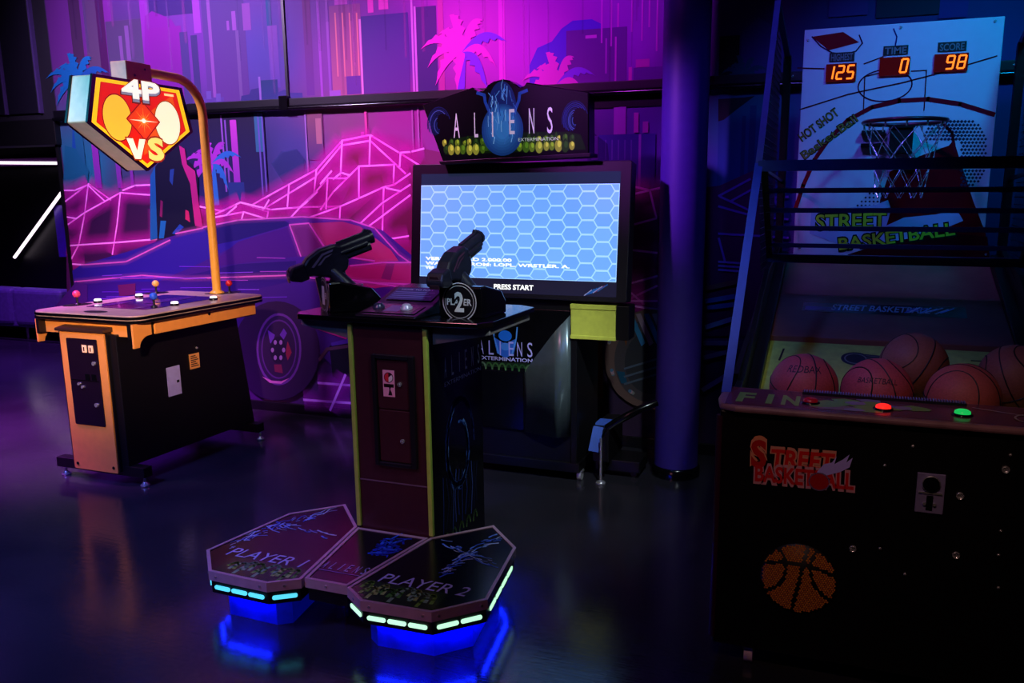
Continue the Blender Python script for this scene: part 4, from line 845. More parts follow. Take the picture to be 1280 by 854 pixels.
# glossy bowed metal plate on the right half of the front, and the lettered panel on the left
bow = MB(); n = 14; px0, px1 = hit((655, 470), Y=4.1).x, hit((713, 470), Y=4.1).x
cols_ = []
for i in range(n + 1):
    t = i / n; x = px0 + (px1 - px0) * t; y = 4.108 - .055 * math.sin(math.pi * .5 * (1 - (1 - t))) * (1 if t < .8 else (1 - t) / .2) - .004
    ztop = .60 + (.935 - .60) * t; cols_.append((x, y, .262, ztop))
bow.add([V((x, y, z0)) for x, y, z0, z1 in cols_] + [V((x, y, z1)) for x, y, z0, z1 in cols_], [(i, i + 1, n + 2 + i, n + 1 + i) for i in range(n)], True)
bw = bow.build('bowed_plate', mat('smoked_steel', (110, 128, 134), .26, .6), S); sd_ = bw.modifiers.new('thick', 'SOLIDIFY'); sd_.thickness = .004; sd_.offset = 1
MB().box((px0 - .33, 4.100, .27), (px0 - .004, 4.114, .60)).build('kick_panel', GLOSS, S, .003)
up_ = MB().box((px0 - .36, 4.098, .60), (px1, 4.112, .955)).build('logo_panel', GLOSS, S, .003)
la = MB(); lo = V((0, 4.098, 0)); lcx = hit((632, 440), Y=4.1).x
for ch, x in zip('ALIENS', (-.145, -.085, -.03, .035, .085, .145)): la.text(ch, lo + EX * (lcx + x) + EZ * .690, EX, EZ, .080, .030 if ch not in 'I' else .007, (185, 180, 250), lift=.0022)
la.text('EXTERMINATION', lo + EX * lcx + EZ * .660, EX, EZ, .020, .32, (190, 185, 250), lift=.0022, fat=.02)
lf = lambda P, rgb, l: la.flat(P, lo, EX, EZ, rgb, 1, l)
lf(arc(lcx, .80, .040, .030, 0, 345, 24), (30, 120, 230), .001); lf([(lcx - .07, .79), (lcx, .755), (lcx + .07, .79), (lcx + .05, .70), (lcx, .675), (lcx - .05, .70)], (40, 100, 210), .0008)
for sgn in (-1, 1): la.stroke([(lcx + sgn * .072, .85), (lcx + sgn * .066, .79), (lcx + sgn * .04, .70)], .008, lo, EX, EZ, (90, 160, 235), .0014)
lf(arc(lcx, .74, .028, .022, 0, 345, 20), (70, 140, 230), .0014); lf([(lcx - .17, .648), (lcx + .2, .655), (lcx + .17, .625), (lcx - .14, .62)], (16, 40, 22), .0008)
for k in range(8): la.stroke(arc(lcx - .14 + .04 * k, .605, .020, .038, 5, 175, 8), .009, lo, EX, EZ, random.choice([(110, 150, 110), (90, 140, 80), (140, 170, 140), (60, 110, 60)]), .0012 + .0001 * (k % 2))
la.build('logo_print', PRINT, up_, label='cabinet print with ALIENS EXTERMINATION lettering')
# yellow box bracket under the right end of the screen
yb = MB().box((-1.345, 4.085, .812), (-1.100, 4.20, .992)).build('yellow_bracket', mat('matt_yellow', (205, 214, 84), .55), S, .003)
MB().box((-1.347, 4.081, .968), (-1.098, 4.202, .994)).build('bracket_flange', mat('matt_yellow', (205, 214, 84), .55), yb, .002); MB().box((-1.347, 4.081, .808), (-1.098, 4.202, .828)).build('bracket_flange', mat('matt_yellow', (205, 214, 84), .55), yb, .002)
MB().box((-1.10, 4.09, .812), (-1.03, 4.22, .992)).build('bracket_side', BLACK, S, .003)
# ------------------------------------------------------------------ dark stand with a curved arm between cabinet and column
Q = thing('tube_stand', 'dark metal stand with a curved tube and chrome foot beside the column', 'stand', (-1.12, 4.3, 0))
MB().tube([(-1.20, 4.22, .05), (-1.20, 4.22, .24), (-1.17, 4.22, .30), (-1.10, 4.22, .35), (-1.0, 4.24, .41), (-.92, 4.30, .44)], .022, 10).build('curved_arm', GLOSS, Q)
MB().box((-1.255, 4.20, .10), (-1.16, 4.50, .30)).build('stand_box', BLACK, Q, .006)
MB().cyl((-1.185, 4.13, .018), (-1.185, 4.13, .26), .007, 8).lathe([(.001, 0), (.030, 0), (.026, .012), (.008, .022)], (-1.185, 4.13, 0), n=16).build('chrome_leg', CHROME, Q)
MB().box((-1.255, 4.26, .036), (-1.0, 4.46, .10)).build('stand_foot', BLACK, Q, .004)
for x, y in ((-1.04, 4.29), (-1.23, 4.29), (-1.04, 4.42), (-1.23, 4.42)): MB().cyl((x, y, .018), (x, y + .02, .018), .018, 12).build('wheel', BLACK, Q)
lf1 = MB().hexa([V((-1.262, 4.150, .175)), V((-1.205, 4.150, .170)), V((-1.19, 4.196, .302)), V((-1.247, 4.196, .305))], [V((-1.262, 4.146, .177)), V((-1.205, 4.146, .172)), V((-1.19, 4.192, .304)), V((-1.247, 4.192, .307))]).build('blue_leaflet', mat('blue_paper', (70, 110, 215), .55), loc=(-1.26, 4.22, .25))
tag(lf1, 'pale blue leaflet propped on the dark stand, lower of two', 'leaflet')
lf2 = MB().box((-1.25, 4.24, .3005), (-1.18, 4.34, .312)).build('blue_leaflet', mat('blue_paper', (70, 110, 215), .55), loc=(-1.235, 4.35, .300)); tag(lf2, 'small flat blue leaflet lying on top of the dark stand', 'leaflet')
# ------------------------------------------------------------------ basketball machine
bx = .185; HI = .46; HO = .54
B = thing('basketball_machine', 'black arcade basketball machine with white backboard and steel guard rails', 'arcade machine', (bx, 3.4, 0))
FY = 2.575
def rz(y): return .765 if y < 3.0 else .765 + .322 * (y - 3.0)
MB().box((bx - HO + .01, FY, .07), (bx + HO - .01, 2.84, .880)).build('front_cabinet', BLACK, B, .006)
MB().box((bx - HO + .02, 2.82, .07), (bx + HO - .02, 4.42, .60)).build('rear_cabinet', BLACK, B, .004)
for sgn in (-1, 1):
    x0 = bx + sgn * .505; x1 = bx + sgn * (HO - .01)
    xa, xb = bx + sgn * HI, bx + sgn * .506
    ys = 3.34 if sgn > 0 else 2.84
    MB().prism([(ys, .70), (ys, rz(ys) + .03), (3.0, rz(3.0) + .03), (4.36, rz(4.36) + .07), (4.36, .70)] if sgn < 0 else [(3.34, .70), (3.34, rz(3.34) + .03), (4.36, rz(4.36) + .07), (4.36, .70)], (min(xa, xb), 0, 0), EY, EZ, EX, abs(xa - xb)).build('ramp_curb', BLACK, B, .003)
    MB().prism([(2.82, .58), (4.42, .58), (4.42, 1.30), (3.9, 1.22), (3.0, .885), (2.82, .868)], (min(x0, x1), 0, 0), EY, EZ, EX, abs(x1 - x0)).build('side_wall', BLACK, B, .003)
MB().cyl((bx - HO + .012, FY + .012, .09), (bx - HO + .012, FY + .012, .86), .014, 10).build('corner_strip', mat('plum_strip', (60, 16, 44), .4), B)
ct = MB().prism([(bx - HO - .008, 2.66), (bx - HO + .008, 2.575), (bx - HO + .06, 2.552), (bx + HO - .02, 2.552), (bx + HO + .01, 2.6), (bx + HO + .01, 2.822), (bx - HO - .008, 2.822)], (0, 0, .880), EX, EY, EZ, .022).build('counter_top', mat('counter_laminate', (150, 110, 120), .3, noise=.35, scale=9), B, .008)
cp = MB(); co_ = V((0, 0, .902)); cf = lambda P, rgb, l: cp.flat(P, co_, EX, EY, rgb, 1, l)
cf([(-.33, 2.57), (.70, 2.57), (.70, 2.81), (-.34, 2.81)], (112, 62, 74), .0006)
for ch, x in zip('FIN', (-.275, -.20, -.135)): cp.text(ch, co_ + V((x, 2.615, 0)), EX, EY, .12, .055 if ch != 'I' else .02, (140, 190, 90), lift=.0014, fat=.04)
rnd = random.Random(11)
for k in range(16):
    x = -.05 + .33 * rnd.random(); y = 2.60 + .15 * rnd.random(); r_ = .02 + .02 * rnd.random()
    cf([(x + r_ * 1.5 * math.cos(i * .9) * (.7 + .5 * rnd.random()), y + r_ * math.sin(i * .9) * (.7 + .5 * rnd.random())) for i in range(7)], rnd.choice([(130, 180, 84), (150, 140, 160), (96, 120, 170), (150, 120, 110)]), .001 + .0001 * k)
cp.stroke(arc(.555, 2.66, .055, .055, 0, 350, 30), .006, co_, EX, EY, (205, 195, 200), .003); cp.stroke([(.40, 2.755), (.53, 2.70), (.7, 2.66)], .005, co_, EX, EY, (205, 195, 200), .003)
cp.build('counter_print', PRINTG, ct)
tr = MB().box((-.105, 2.772, .902), (.385, 2.796, .912)).build('ribbed_strip', mat('dark_strip', (26, 24, 40), .4), ct)
rb = MB()
for k in range(60): rb.box((-.10 + k * .0081, 2.770, .9118), (-.0965 + k * .0081, 2.797, .9155))
o = rb.build('ribs', mat('pale_rib', (130, 125, 190), .4), tr, kind='stuff')
for px_, rgb, em, nm in (((1013, 503), (120, 10, 24), .25, 'dark_red'), ((1104, 511), (255, 40, 30), 1.0, 'lit_red'), ((1203, 518), (30, 220, 100), .6, 'green')):
    h = hit(px_, Z=.905); c = MB().lathe([(.030, 0), (.030, .004), (.024, .007)], (h.x, h.y, .902), n=20).build('button_collar', GLOSS, ct)
    MB().lathe([(.023, .004), (.022, .013), (.015, .017), (.001, .018)], (h.x, h.y, .902), n=20).build('button_cap', mat('counter_button_' + nm, rgb, .25, emit=em), c)
# tray and ramp
def rz(y): return .765 if y < 3.0 else .765 + .322 * (y - 3.0)
MB().prism([(2.835, .735), (2.835, .765), (3.0, .765), (3.56, rz(3.56)), (3.56, rz(3.56) - .03), (3.0, .735)], (bx - HI, 0, 0), EY, EZ, EX, HI + .504).build('ball_tray', mat('tray_olive', (190, 215, 96), .5, noise=.15), B, .002)
rp_ = MB().prism([(3.56, rz(3.56) - .02), (3.56, rz(3.56) + .022), (4.36, rz(4.36) + .022), (4.36, rz(4.36) - .02)], (bx - HI, 0, 0), EY, EZ, EX, 2 * HI).build('ramp', mat('ramp_brown', (150, 84, 72), .5, noise=.15, scale=8), B, .003)
rdir = V((0, 1, .322)).normalized()
ra = MB(); ro = V((bx, 3.80, rz(3.80) + .022)); L0, L1 = hit((1003, 398), Y=3.85).x - bx, hit((1207, 398), Y=3.85).x - bx
ra.flat([(L0, 0), (L1, -.01), (L1, .10), (L0, .09)], ro, EX, rdir, (30, 28, 44), 1, .0012)
ra.flat([(L0 + .01, .012), (L0 + .16, .012), (L0 + .16, .05), (L0 + .01, .05)], ro, EX, rdir, (40, 56, 120), 1, .0016)
ra.text('STREET BASKETBALL', ro + EX * ((L0 + L1) / 2 - .01) + rdir * .022, EX, rdir, .055, .40, (170, 195, 210), lift=.002, shear=.3, fat=.02)
for k in range(8): ra.stroke([(L1 - .24 + .02 * k, .02 + .01 * (k % 3)), (L1 - .20 + .022 * k, .07 + .008 * (k % 2))], .008, ro, EX, rdir, random.choice([(130, 200, 250), (90, 130, 210), (210, 235, 250)]), .0024)
ra.build('ramp_sticker', PRINTG, rp_)
ta = MB(); to_ = V((bx, 3.30, rz(3.30))); ty_ = rdir
ta.flat(arc(-.12, .15, .055, .055, 0, 345, 24), to_, EX, ty_, (26, 22, 44), 1, .0012); ta.stroke(arc(-.12, .15, .04, .04, 0, 350, 20), .006, to_, EX, ty_, (140, 140, 130), .0018)
ta.flat([(-.10, .11), (.06, .10), (.10, .13), (.06, .145), (.10, .165), (.05, .18), (-.10, .195)], to_, EX, ty_, (30, 24, 56), 1, .0014)
for k in range(4): ta.stroke([(-.08, .12 + .02 * k), (.0, .115 + .02 * k), (.06, .13 + .014 * k)], .004, to_, EX, ty_, (130, 130, 120), .0018)
ta.build('tray_emblem', PRINT, B); ta = MB()
ta.stroke([(-.40, .2), (-.41, .10)], .008, to_, EX, ty_, (40, 36, 30), .0012); ta.stroke([(.30, .19), (.41, .19), (.42, .08)], .008, to_, EX, ty_, (60, 70, 40), .0012)
ta.build('tray_lines', PRINT, B, kind='stuff')
# backboard
BY = 4.35; z0, z1 = 1.235, 2.335
bb = MB().box((bx - .432, BY, z0), (bx + .425, BY + .022, z1)).build('backboard', mat('white_board', (205, 208, 225), .3, noise=.02), B, .003)
ba = MB(); bo = V((0, BY, 0))
def b2_(px): h = hit(px, Y=BY); return (h.x, h.z)
def bl(pts, wd, rgb=(90, 14, 34), l=.0016): MB().stroke([b2_(p) for p in pts], wd, bo, EX, EZ, rgb, l).build('court_line', PRINTG, bb)
def bp_(pts, rgb, l): MB().flat([b2_(p) for p in pts], bo, EX, EZ, rgb, 1, l).build('court_shape', PRINTG, bb)
bl([(997, 85), (1030, 86)], .006); bl([(1080, 80), (1104, 71)], .006); bl([(1000, 137), (1060, 118), (1130, 103), (1180, 90), (1246, 70)], .006)
bp_([(1015, 46), (1054, 40), (1074, 53), (1036, 63)], (140, 12, 30), .001); bl([(1015, 46), (1026, 58), (1040, 66), (1056, 68), (1070, 64), (1078, 54), (1074, 44)], .006, (60, 14, 60))
bl([(1117, 36), (1121, 46), (1119, 58)], .006, (40, 40, 110)); bl([(1080, 96), (1101, 91)], .005); bl([(1081, 96), (1079, 143)], .005); bl([(1158, 88), (1155, 138)], .005); bl([(1139, 89), (1158, 88)], .005)
ba.stroke([(x, z) for x, z in arc(b2_((1106, 107))[0], b2_((1106, 107))[1], .118, .072, 0, 360, 40)], .006, bo, EX, EZ, (90, 14, 60), .0016)
bl([(994, 262), (1004, 232), (1018, 200), (1036, 174), (1060, 150), (1090, 134), (1124, 126), (1160, 124), (1200, 130), (1242, 143)], .020, (140, 12, 36), .0018); bl([(1150, 155), (1176, 152), (1190, 166), (1194, 190)], .012, (120, 12, 36), .0018)
bp_([(1094, 326), (1100, 250), (1112, 215), (1150, 195), (1186, 182), (1192, 175), (1200, 200), (1216, 250), (1232, 292), (1232, 332), (1094, 334)], (120, 8, 22), .0012); bp_([(1040, 340), (1060, 318), (1130, 296), (1180, 290), (1234, 296), (1240, 345), (1040, 348)], (80, 8, 20), .0014)
dots = MB()
for i in range(17):
    for j in range(22):
        px_ = (1156 + i * 4.6 + (2.3 if j % 2 else 0), 152 + j * 4.4)
        x, y = px_[0] - 1192, px_[1] - 192
        if x * x / 2100 + y * y / 2300 < 1 and not (x < 8 and y > -14): h = b2_(px_); r_ = .0085 - .0022 * abs(x) / 45; dots.flat([(h[0] - r_, h[1]), (h[0], h[1] - r_), (h[0] + r_, h[1]), (h[0], h[1] + r_)], bo, EX, EZ, (28, 24, 60), 1, .0018)
for i in range(9):
    for j in range(6):
        if i + j > 4: h = b2_((1062 + i * 5, 242 + j * 5)); dots.flat([(h[0] - .006, h[1]), (h[0], h[1] - .006), (h[0] + .006, h[1]), (h[0], h[1] + .006)], bo, EX, EZ, (28, 24, 60), 1, .0016)
dots.build('halftone_dots', PRINT, bb, kind='stuff')
ba.build('court_circle', PRINTG, bb); ba = MB()
d = V((.80, 0, .60)).normalized(); e = V((-d.z, 0, d.x)); h1 = hit((1026, 157), Y=BY); h2 = hit((1039, 172), Y=BY)
ba.text('HOT SHOT', V((h1.x, BY, h1.z - .012)), d, e, .040, .21, (40, 34, 30), lift=.0022, fat=.04); ba.text('HOT SHOT', V((h1.x, BY, h1.z - .010)), d, e, .036, .205, (150, 140, 60), lift=.0026)
ba.text('Basket.Ball', V((h2.x, BY, h2.z - .014)), d, e, .040, .30, (40, 34, 30), lift=.0022, fat=.04); ba.text('Basket.Ball', V((h2.x, BY, h2.z - .012)), d, e, .036, .295, (150, 140, 60), lift=.0026)
ba.build('slogan', PRINTG, bb); ba = MB()
bp_([(1012, 292), (1014, 266), (1040, 262), (1095, 256), (1110, 250), (1114, 262), (1108, 282), (1130, 272), (1170, 268), (1196, 262), (1204, 276), (1180, 286), (1150, 296), (1100, 304), (1050, 306)], (170, 175, 220), .0020)
for txt, pxc, wpx, hh_ in (('STREET', (1063, 286), 90, .075), ('BASKETBALL', (1120, 304), 148, .062)):
    h = hit(pxc, Y=BY); wd = hit((pxc[0] + wpx / 2, pxc[1]), Y=BY).x - hit((pxc[0] - wpx / 2, pxc[1]), Y=BY).x
    dd = V((1, 0, .04 if txt == 'STREET' else .16)).normalized(); ee = V((-dd.z, 0, dd.x))
    ba.text(txt, h, dd, ee, hh_, wd, (20, 40, 30), lift=.0024, fat=.08); ba.text(txt, h + ee * .003, dd, ee, hh_ * .92, wd * .98, (190, 210, 50), lift=.0028, fat=.02)
ba.build('backboard_print', PRINTG, bb, label='yellow-green STREET BASKETBALL lettering')
for px_ in ((1010, 50), (1244, 26), (1000, 310), (1232, 318), (1126, 34)):
    h = hit(px_, Y=BY); MB().cyl((h.x, BY + .002, h.z), (h.x, BY - .005, h.z), .006, 8).build('board_bolt', CHROME, bb)
# score displays
SEGS = {'0': 'abcdef', '1': 'bc', '2': 'abged', '5': 'afgcd', '8': 'abcdefg', '9': 'abcdfg'}
SG = mat('amber_segment', (255, 118, 22), .4, emit=1.7)
def display(pxl, pxr, hgt, digits, title):
    a, b = hit(pxl, Y=BY), hit(pxr, Y=BY); x0, x1, zt_ = a.x, b.x, (a.z + b.z) / 2
    wn = MB().box((x0, BY - .012, zt_ - hgt), (x1, BY, zt_)).build('score_window', mat('display_red', (70, 4, 4), .25, emit=.5), bb, .002, label='score window reading ' + digits)
    wd = (x1 - x0) / 3; sg = MB(); nd = len(digits)
    for k, chd in enumerate(digits):
        cx = x1 - wd * (nd - k - .5) - .003; cz = zt_ - hgt / 2; W_, H_ = wd * .30, hgt * .36; t_ = hgt * .10
        s_ = {'a': ((-W_, H_), (W_, H_)), 'b': ((W_, H_), (W_, 0)), 'c': ((W_, 0), (W_, -H_)), 'd': ((-W_, -H_), (W_, -H_)), 'e': ((-W_, 0), (-W_, -H_)), 'f': ((-W_, H_), (-W_, 0)), 'g': ((-W_, 0), (W_, 0))}
        for q in SEGS[chd]:
            p0, p1 = V(s_[q][0]), V(s_[q][1]); dv = (p1 - p0).normalized() * t_ * .35; p0, p1 = p0 + dv, p1 - dv; slant = lambda p: (cx + p.x + .14 * p.y, cz + p.y)
            sg.stroke([slant(p0), slant(p1)], t_, V((0, BY - .012, 0)), EX, EZ, (255, 150, 30), .001)
    sg.build('lit_segments', SG, wn)
    lp = MB().box((x0 + .012, BY - .003, zt_ + .010), (x1 - .012, BY, zt_ + .052)).build('title_plate', mat('title_black', (24, 22, 26), .4), bb)
    tm = MB(); tm.text(title, ((x0 + x1) / 2, BY - .003, zt_ + .015), EX, EZ, .030, (x1 - x0) * .72, (120, 118, 128), lift=.0006, fat=.02); tm.build('title', PRINT, lp)
display((1033, 81), (1071, 78.5), .082, '125', 'HIGHEST'); display((1100, 73), (1138, 70.5), .082, '0', 'TIME'); display((1168, 69), (1211, 65.5), .078, '98', 'SCORE')
# hoop, bracket, chain net
hc = V((.215, 4.10, 1.872)); hr = .172
hp = MB().tube([hc + V((hr * math.cos(a * math.pi / 18), hr * math.sin(a * math.pi / 18), 0)) for a in range(36)], .0095, 8, True).build('hoop_ring', mat('hoop_steel', (120, 60, 80), .3, .8), B)
MB().box((hc.x - .05, 4.262, 1.74), (hc.x + .05, BY, 1.862)).build('hoop_bracket', BLACK, B, .004)
MB().box((hc.x - .055, 4.10 + hr - .02, 1.858), (hc.x + .055, BY, 1.868)).build('bracket_plate', DARK, B)
for zz in (1.845, 1.785): MB().box((hc.x - .175, 4.315, zz - .010), (hc.x - .07, 4.345, zz + .010)).build('sensor_bar', DARK, B, .002)
for k in range(12): a = k * math.pi / 6; MB().tube([hc + V(((hr - .004) * math.cos(a), (hr - .004) * math.sin(a), -.006)), hc + V(((hr - .006) * math.cos(a), (hr - .006) * math.sin(a), -.03))], .004, 6).build('net_hook', CHROME, hp)
nt_ = MB(); NK = 10; rows = 5
for k in range(NK):
    for r_ in range(rows):
        def pt(kk, rr): a = (kk + .5 * (rr % 2)) * 2 * math.pi / NK; ra_ = (hr - .008) * (1 - .42 * (rr / rows) ** .8); return hc + V((ra_ * math.cos(a), ra_ * math.sin(a), -.025 - .062 * rr))
        p = pt(k, r_)
        for dk2 in ((0, -1) if r_ % 2 == 0 else (0, 1)):
            q = pt(k + dk2, r_ + 1); mid = (p + q) / 2
            nt_.tube([p, p.lerp(q, .22), p.lerp(q, .25), p.lerp(q, .47), p.lerp(q, .5), p.lerp(q, .72), p.lerp(q, .75), q], [.0016, .0026, .0012, .0026, .0012, .0026, .0012, .0020], 5)
nt_.build('chain_net', CHROME, hp, kind='stuff')
# guard rails and side cages
FR = mat('indigo_frame', (62, 76, 132), .35, .3)
def bar(name, a, b, t_=.02, mt_=None):
    a, b = V(a), V(b); return MB().tube([a, b], t_, 4).build(name, mt_ or FR, B)
GL, GR = bx - HO + .005, bx + HO - .005
gt = V((0, 3.49, 1.668)); gbm = V((0, 3.86, 1.262))
for x in (GL, GR):
    bar('front_post', (x, 2.74, .89), (x, gt.y, gt.z), .022, mat('blue_post', (40, 60, 170), .35, .2))
    bar('guard_end', (x + (.022 if x < 0 else -.022), gt.y + .01, gt.z - .01), (x + (.03 if x < 0 else -.03), gbm.y, gbm.z), .018, DARK)
    s_ = -1 if x < 0 else 1
    ap = (x, 4.02, 2.40); bk = (x + (.03 if x < 0 else -.03), 4.36, 2.22)
    bar('cage_post', (x, gt.y, gt.z), ap, .018, FR); bar('cage_top', ap, bk, .018, FR); bar('cage_rear', bk, (bk[0], 4.36, 1.2), .026, BLACK); bar('cage_rail', (x, gt.y, gt.z), (bk[0], 4.36, 1.62), .010, DARK)
    bar('ramp_rail', (x, 3.0, .90), (bk[0], 4.36, 1.30), .014, DARK)
    ms = MB(); q0, q1, q2, q3 = V((x, gt.y, gt.z)), V(ap), V(bk), V((bk[0], 4.36, 1.24)); q4 = V((x, 3.80, 1.20))
    pg = [(q.y, q.z) for q in (q0, q1, q2, q3, q4)]
    def span(c, axis):
        out = []
        for i in range(5):
            p, q = pg[i], pg[(i + 1) % 5]; pa_, qa = p[axis], q[axis]
            if (pa_ - c) * (qa - c) < 0: t = (c - pa_) / (qa - pa_); out.append(p[1 - axis] + (q[1 - axis] - p[1 - axis]) * t)
        return (min(out), max(out)) if len(out) >= 2 else None
    for k in range(28):
        c = 3.5 + k * .032; sp_ = span(c, 0)
        if sp_: ms.tube([(x, c, sp_[0]), (x, c, sp_[1])], .0016, 4, caps=False)
    for k in range(38):
        c = 1.22 + k * .032; sp_ = span(c, 1)
        if sp_: ms.tube([(x, sp_[0], c), (x, sp_[1], c)], .0016, 4, caps=False)
    ms.build('wire_mesh', mat('wire', (70, 70, 90), .35, .8), B, kind='stuff')
    MB().cyl((bk[0] - s_ * .026, 4.33, 2.12), (bk[0] - s_ * .034, 4.33, 2.12), .008, 8).build('cage_bolt', CHROME, B)
bar('guard_top_rail', (GL, gt.y, gt.z), (GR, gt.y, gt.z), .030)
for px_y, t_ in ((238, .014), (263, .014), (286, .014), (308, .013), (325, .026)):
    best = min(range(101), key=lambda k: abs(hit((1100, px_y), Y=gt.y + (gbm.y - gt.y) * k / 100).z - (gt.z + (gbm.z - gt.z) * k / 100)))
    y = gt.y + (gbm.y - gt.y) * best / 100; z = gt.z + (gbm.z - gt.z) * best / 100
    bar('guard_rail', (GL + .02, y, z), (GR - .02, y, z), t_)
# front panel: logo, speaker grille, coin slot, locks
fy = FY - .0008; fo = V((0, fy, 0)); fa = MB()
def fp(px): h = hit(px, Y=FY); return (h.x, h.z)
c = fp((1000, 578)); c2 = fp((1006, 602))
dd = V((1, 0, .02)).normalized(); ee = V((-dd.z, 0, dd.x))
fa.text('TREET', V((c[0] + .008, fy, c[1] - .022)), dd, ee, .060, .198, (225, 150, 120), lift=.0004, fat=.10, shear=.1); fa.text('TREET', V((c[0] + .008, fy, c[1] - .019)), dd, ee, .054, .190, (225, 26, 26), lift=.0008, fat=.03, shear=.1)
fa.text('S', V((c[0] - .125, fy, c[1] - .03)), dd, ee, .092, .055, (235, 150, 110), lift=.0010, fat=.10); fa.text('S', V((c[0] - .125, fy, c[1] - .026)), dd, ee, .082, .048, (196, 24, 22), lift=.0014, fat=.04)
fa.text('BASK TBALL'.replace(' ', 'E'), V((c2[0] - .004, fy, c2[1] - .014)), dd, ee, .056, .305, (215, 150, 160), lift=.0012, fat=.10); fa.text('BASKETBALL', V((c2[0] - .004, fy, c2[1] - .011)), dd, ee, .050, .296, (215, 22, 30), lift=.0016, fat=.03)
for P in ([(1021, 590), (1030, 580), (1040, 578), (1046, 570), (1043, 580), (1054, 574), (1062, 568), (1058, 578), (1066, 572), (1062, 584), (1050, 590), (1034, 594)],): fa.flat([fp(p) for p in P], fo, EX, EZ, (190, 175, 255), 1, .0020)
cb_ = fp((1024, 602)); fa.flat(arc(cb_[0], cb_[1], .030, .028, 0, 345, 24), fo, EX, EZ, (180, 16, 24), 1, .0022); fa.stroke(arc(cb_[0], cb_[1], .030, .028, 0, 345, 24), .004, fo, EX, EZ, (130, 110, 150), .0024)
fa.build('front_logo', PRINT, B, label='red graffiti STREET BASKETBALL logo')
gr = MB(); gc = fp((998, 723)); rad = .118
gd = MB().lathe([(.001, .0), (rad, .0), (rad, .004), (.001, .004)], (gc[0], FY, gc[1]), (0, -1, 0), 40).build('speaker_grille', mat('grille_black', (14, 12, 14), .5), B, label='round perforated speaker grille painted as a basketball')
hx_ = MB()
for i in range(-16, 17):
    for j in range(-19, 20):
        x = i * .0076 + (.0038 if j % 2 else 0); z = j * .0066
        if x * x + z * z > (rad - .005) ** 2: continue
        if abs(x - .004 - .02 * (z / rad)) < .006 or abs(z - .05 + 1.6 * x * x + .06 * x) < .006: continue
        if abs(math.hypot(x + .135, z - .03) - .095) < .0055 or abs(math.hypot(x - .15, z - .045) - .115) < .0055: continue
        hx_.flat([(gc[0] + x + .0036 * math.cos(k * 1.047), gc[1] + z + .0036 * math.sin(k * 1.047)) for k in range(6)], V((0, FY - .004, 0)), EX, EZ, (225, 135, 50) if (i + j) % 3 else (200, 105, 55), 1, .0006)
hx_.build('grille_mesh', PRINT, gd, kind='stuff')
a, b = fp((1147, 590)), fp((1178, 643))
cm = MB().box((a[0], FY - .006, b[1]), (b[0], FY, a[1])).build('coin_plate', mat('coin_steel', (150, 140, 190), .4, .2), B, .002)
mxx = (a[0] + b[0]) / 2
MB().cyl((mxx, FY - .006, a[1] - .030), (mxx, FY - .016, a[1] - .030), .023, 20).build('coin_button', GLOSS, cm); MB().tube([(mxx + .023 * math.cos(k * .35), FY - .012, a[1] - .03 + .023 * math.sin(k * .35)) for k in range(18)], .003, 6, True).build('button_ring', CHROME, cm)
MB().box((a[0] + .006, FY - .010, a[1] - .062), (b[0] - .006, FY - .006, a[1] - .057)).build('slot_lip', CHROME, cm); MB().box((mxx - .009, FY - .008, b[1] + .010), (mxx + .009, FY - .0055, a[1] - .068)).build('coin_slot', GLOSS, cm); MB().cyl((mxx - .014, FY - .005, b[1] + .03), (mxx - .014, FY - .012, b[1] + .03), .005, 8).cyl((mxx + .014, FY - .005, b[1] + .03), (mxx + .014, FY - .012, b[1] + .03), .005, 8).build('slot_rivet', CHROME, cm)
for px_ in ((1066, 686), (1200, 620), (1195, 694), (1257, 587)):
    h = fp(px_); k_ = MB().lathe([(.011, 0), (.011, .006), (.0085, .008), (.0085, .004), (.001, .004)], (h[0], FY, h[1]), (0, -1, 0), 16).build('cabinet_lock', CHROME, B)
for px_ in ((1106, 582), (1100, 686), (1141, 558), (1263, 569), (1251, 664), (1248, 694), (1131, 718), (1248, 735)):
    h = fp(px_); MB().lathe([(.005, 0), (.004, .003), (.001, .004)], (h[0], FY, h[1]), (0, -1, 0), 10).build('rivet', CHROME, B)
for x in (-.225, .60):
    w_ = MB().cyl((x - .014, 2.62, .032), (x + .014, 2.62, .032), .032, 18).build('caster', mat('rose_wheel', (235, 200, 205), .4), B); MB().box((x - .02, 2.60, .05), (x + .02, 2.66, .072)).build('caster_fork', CHROME, w_)
for x in (-.225, .60): MB().cyl((x - .014, 4.30, .032), (x + .014, 4.30, .032), .032, 18).build('caster', mat('rose_wheel', (235, 200, 205), .4), B)
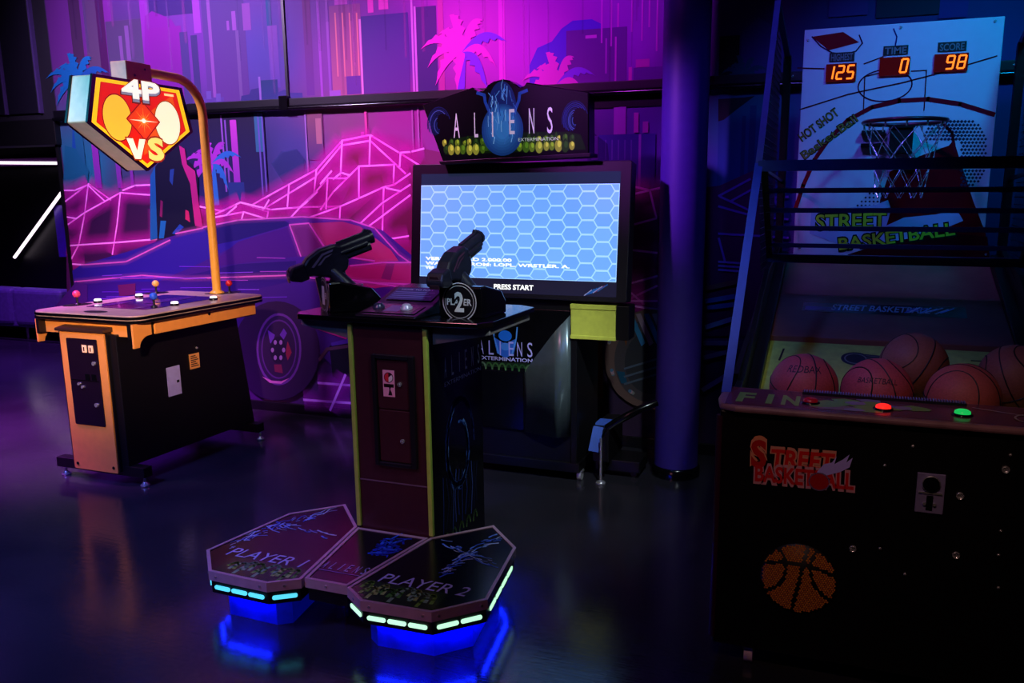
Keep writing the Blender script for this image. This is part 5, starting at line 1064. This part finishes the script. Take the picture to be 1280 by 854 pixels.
# basketballs
BR = .118
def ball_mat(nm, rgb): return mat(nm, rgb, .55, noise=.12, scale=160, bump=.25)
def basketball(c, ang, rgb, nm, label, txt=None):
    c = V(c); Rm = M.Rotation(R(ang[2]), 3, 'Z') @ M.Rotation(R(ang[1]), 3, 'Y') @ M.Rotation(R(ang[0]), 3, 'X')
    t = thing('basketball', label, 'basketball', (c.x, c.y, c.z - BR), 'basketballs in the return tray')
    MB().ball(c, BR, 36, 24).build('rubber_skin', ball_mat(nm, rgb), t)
    sm_ = MB()
    def ring(f, n=40): sm_.tube([c + Rm @ (V(f(2 * math.pi * i / n)).normalized() * (BR - .0005)) for i in range(n)], .0026, 5, True)
    ring(lambda a: (math.cos(a), math.sin(a), 0)); ring(lambda a: (0, math.cos(a), math.sin(a)))
    for s_ in (1, -1): ring(lambda a: (s_ * (.62 + .28 * math.cos(2 * a)), .85 * math.cos(a), .85 * math.sin(a)))
    sm_.build('seams', mat('black_seam', (20, 16, 22), .6), t)
    if txt:
        lt = MB(); vs_, fs_ = glyphs(txt, .2, .0, 1.); x0 = min(p[0] for p in vs_); x1 = max(p[0] for p in vs_); k = .135 / (x1 - x0)
        fwd = (V((0, 0, EYE)) - c).normalized(); rt_ = EZ.cross(fwd).normalized() ; up_v = fwd.cross(rt_)
        pts = []
        for p in vs_:
            a_ = (p[0] - (x0 + x1) / 2) * k / BR; b_ = (p[1] * k * 1.15) / BR + R(ang[3] if len(ang) > 3 else 22)
            v_ = fwd * math.cos(a_) * math.cos(b_) + rt_ * math.sin(a_) * math.cos(b_) + up_v * math.sin(b_)
            pts.append(c + v_ * (BR + .0009))
        lt.add(pts, fs_); lt.build('lettering', mat('ball_ink', (30, 22, 50), .6), t)
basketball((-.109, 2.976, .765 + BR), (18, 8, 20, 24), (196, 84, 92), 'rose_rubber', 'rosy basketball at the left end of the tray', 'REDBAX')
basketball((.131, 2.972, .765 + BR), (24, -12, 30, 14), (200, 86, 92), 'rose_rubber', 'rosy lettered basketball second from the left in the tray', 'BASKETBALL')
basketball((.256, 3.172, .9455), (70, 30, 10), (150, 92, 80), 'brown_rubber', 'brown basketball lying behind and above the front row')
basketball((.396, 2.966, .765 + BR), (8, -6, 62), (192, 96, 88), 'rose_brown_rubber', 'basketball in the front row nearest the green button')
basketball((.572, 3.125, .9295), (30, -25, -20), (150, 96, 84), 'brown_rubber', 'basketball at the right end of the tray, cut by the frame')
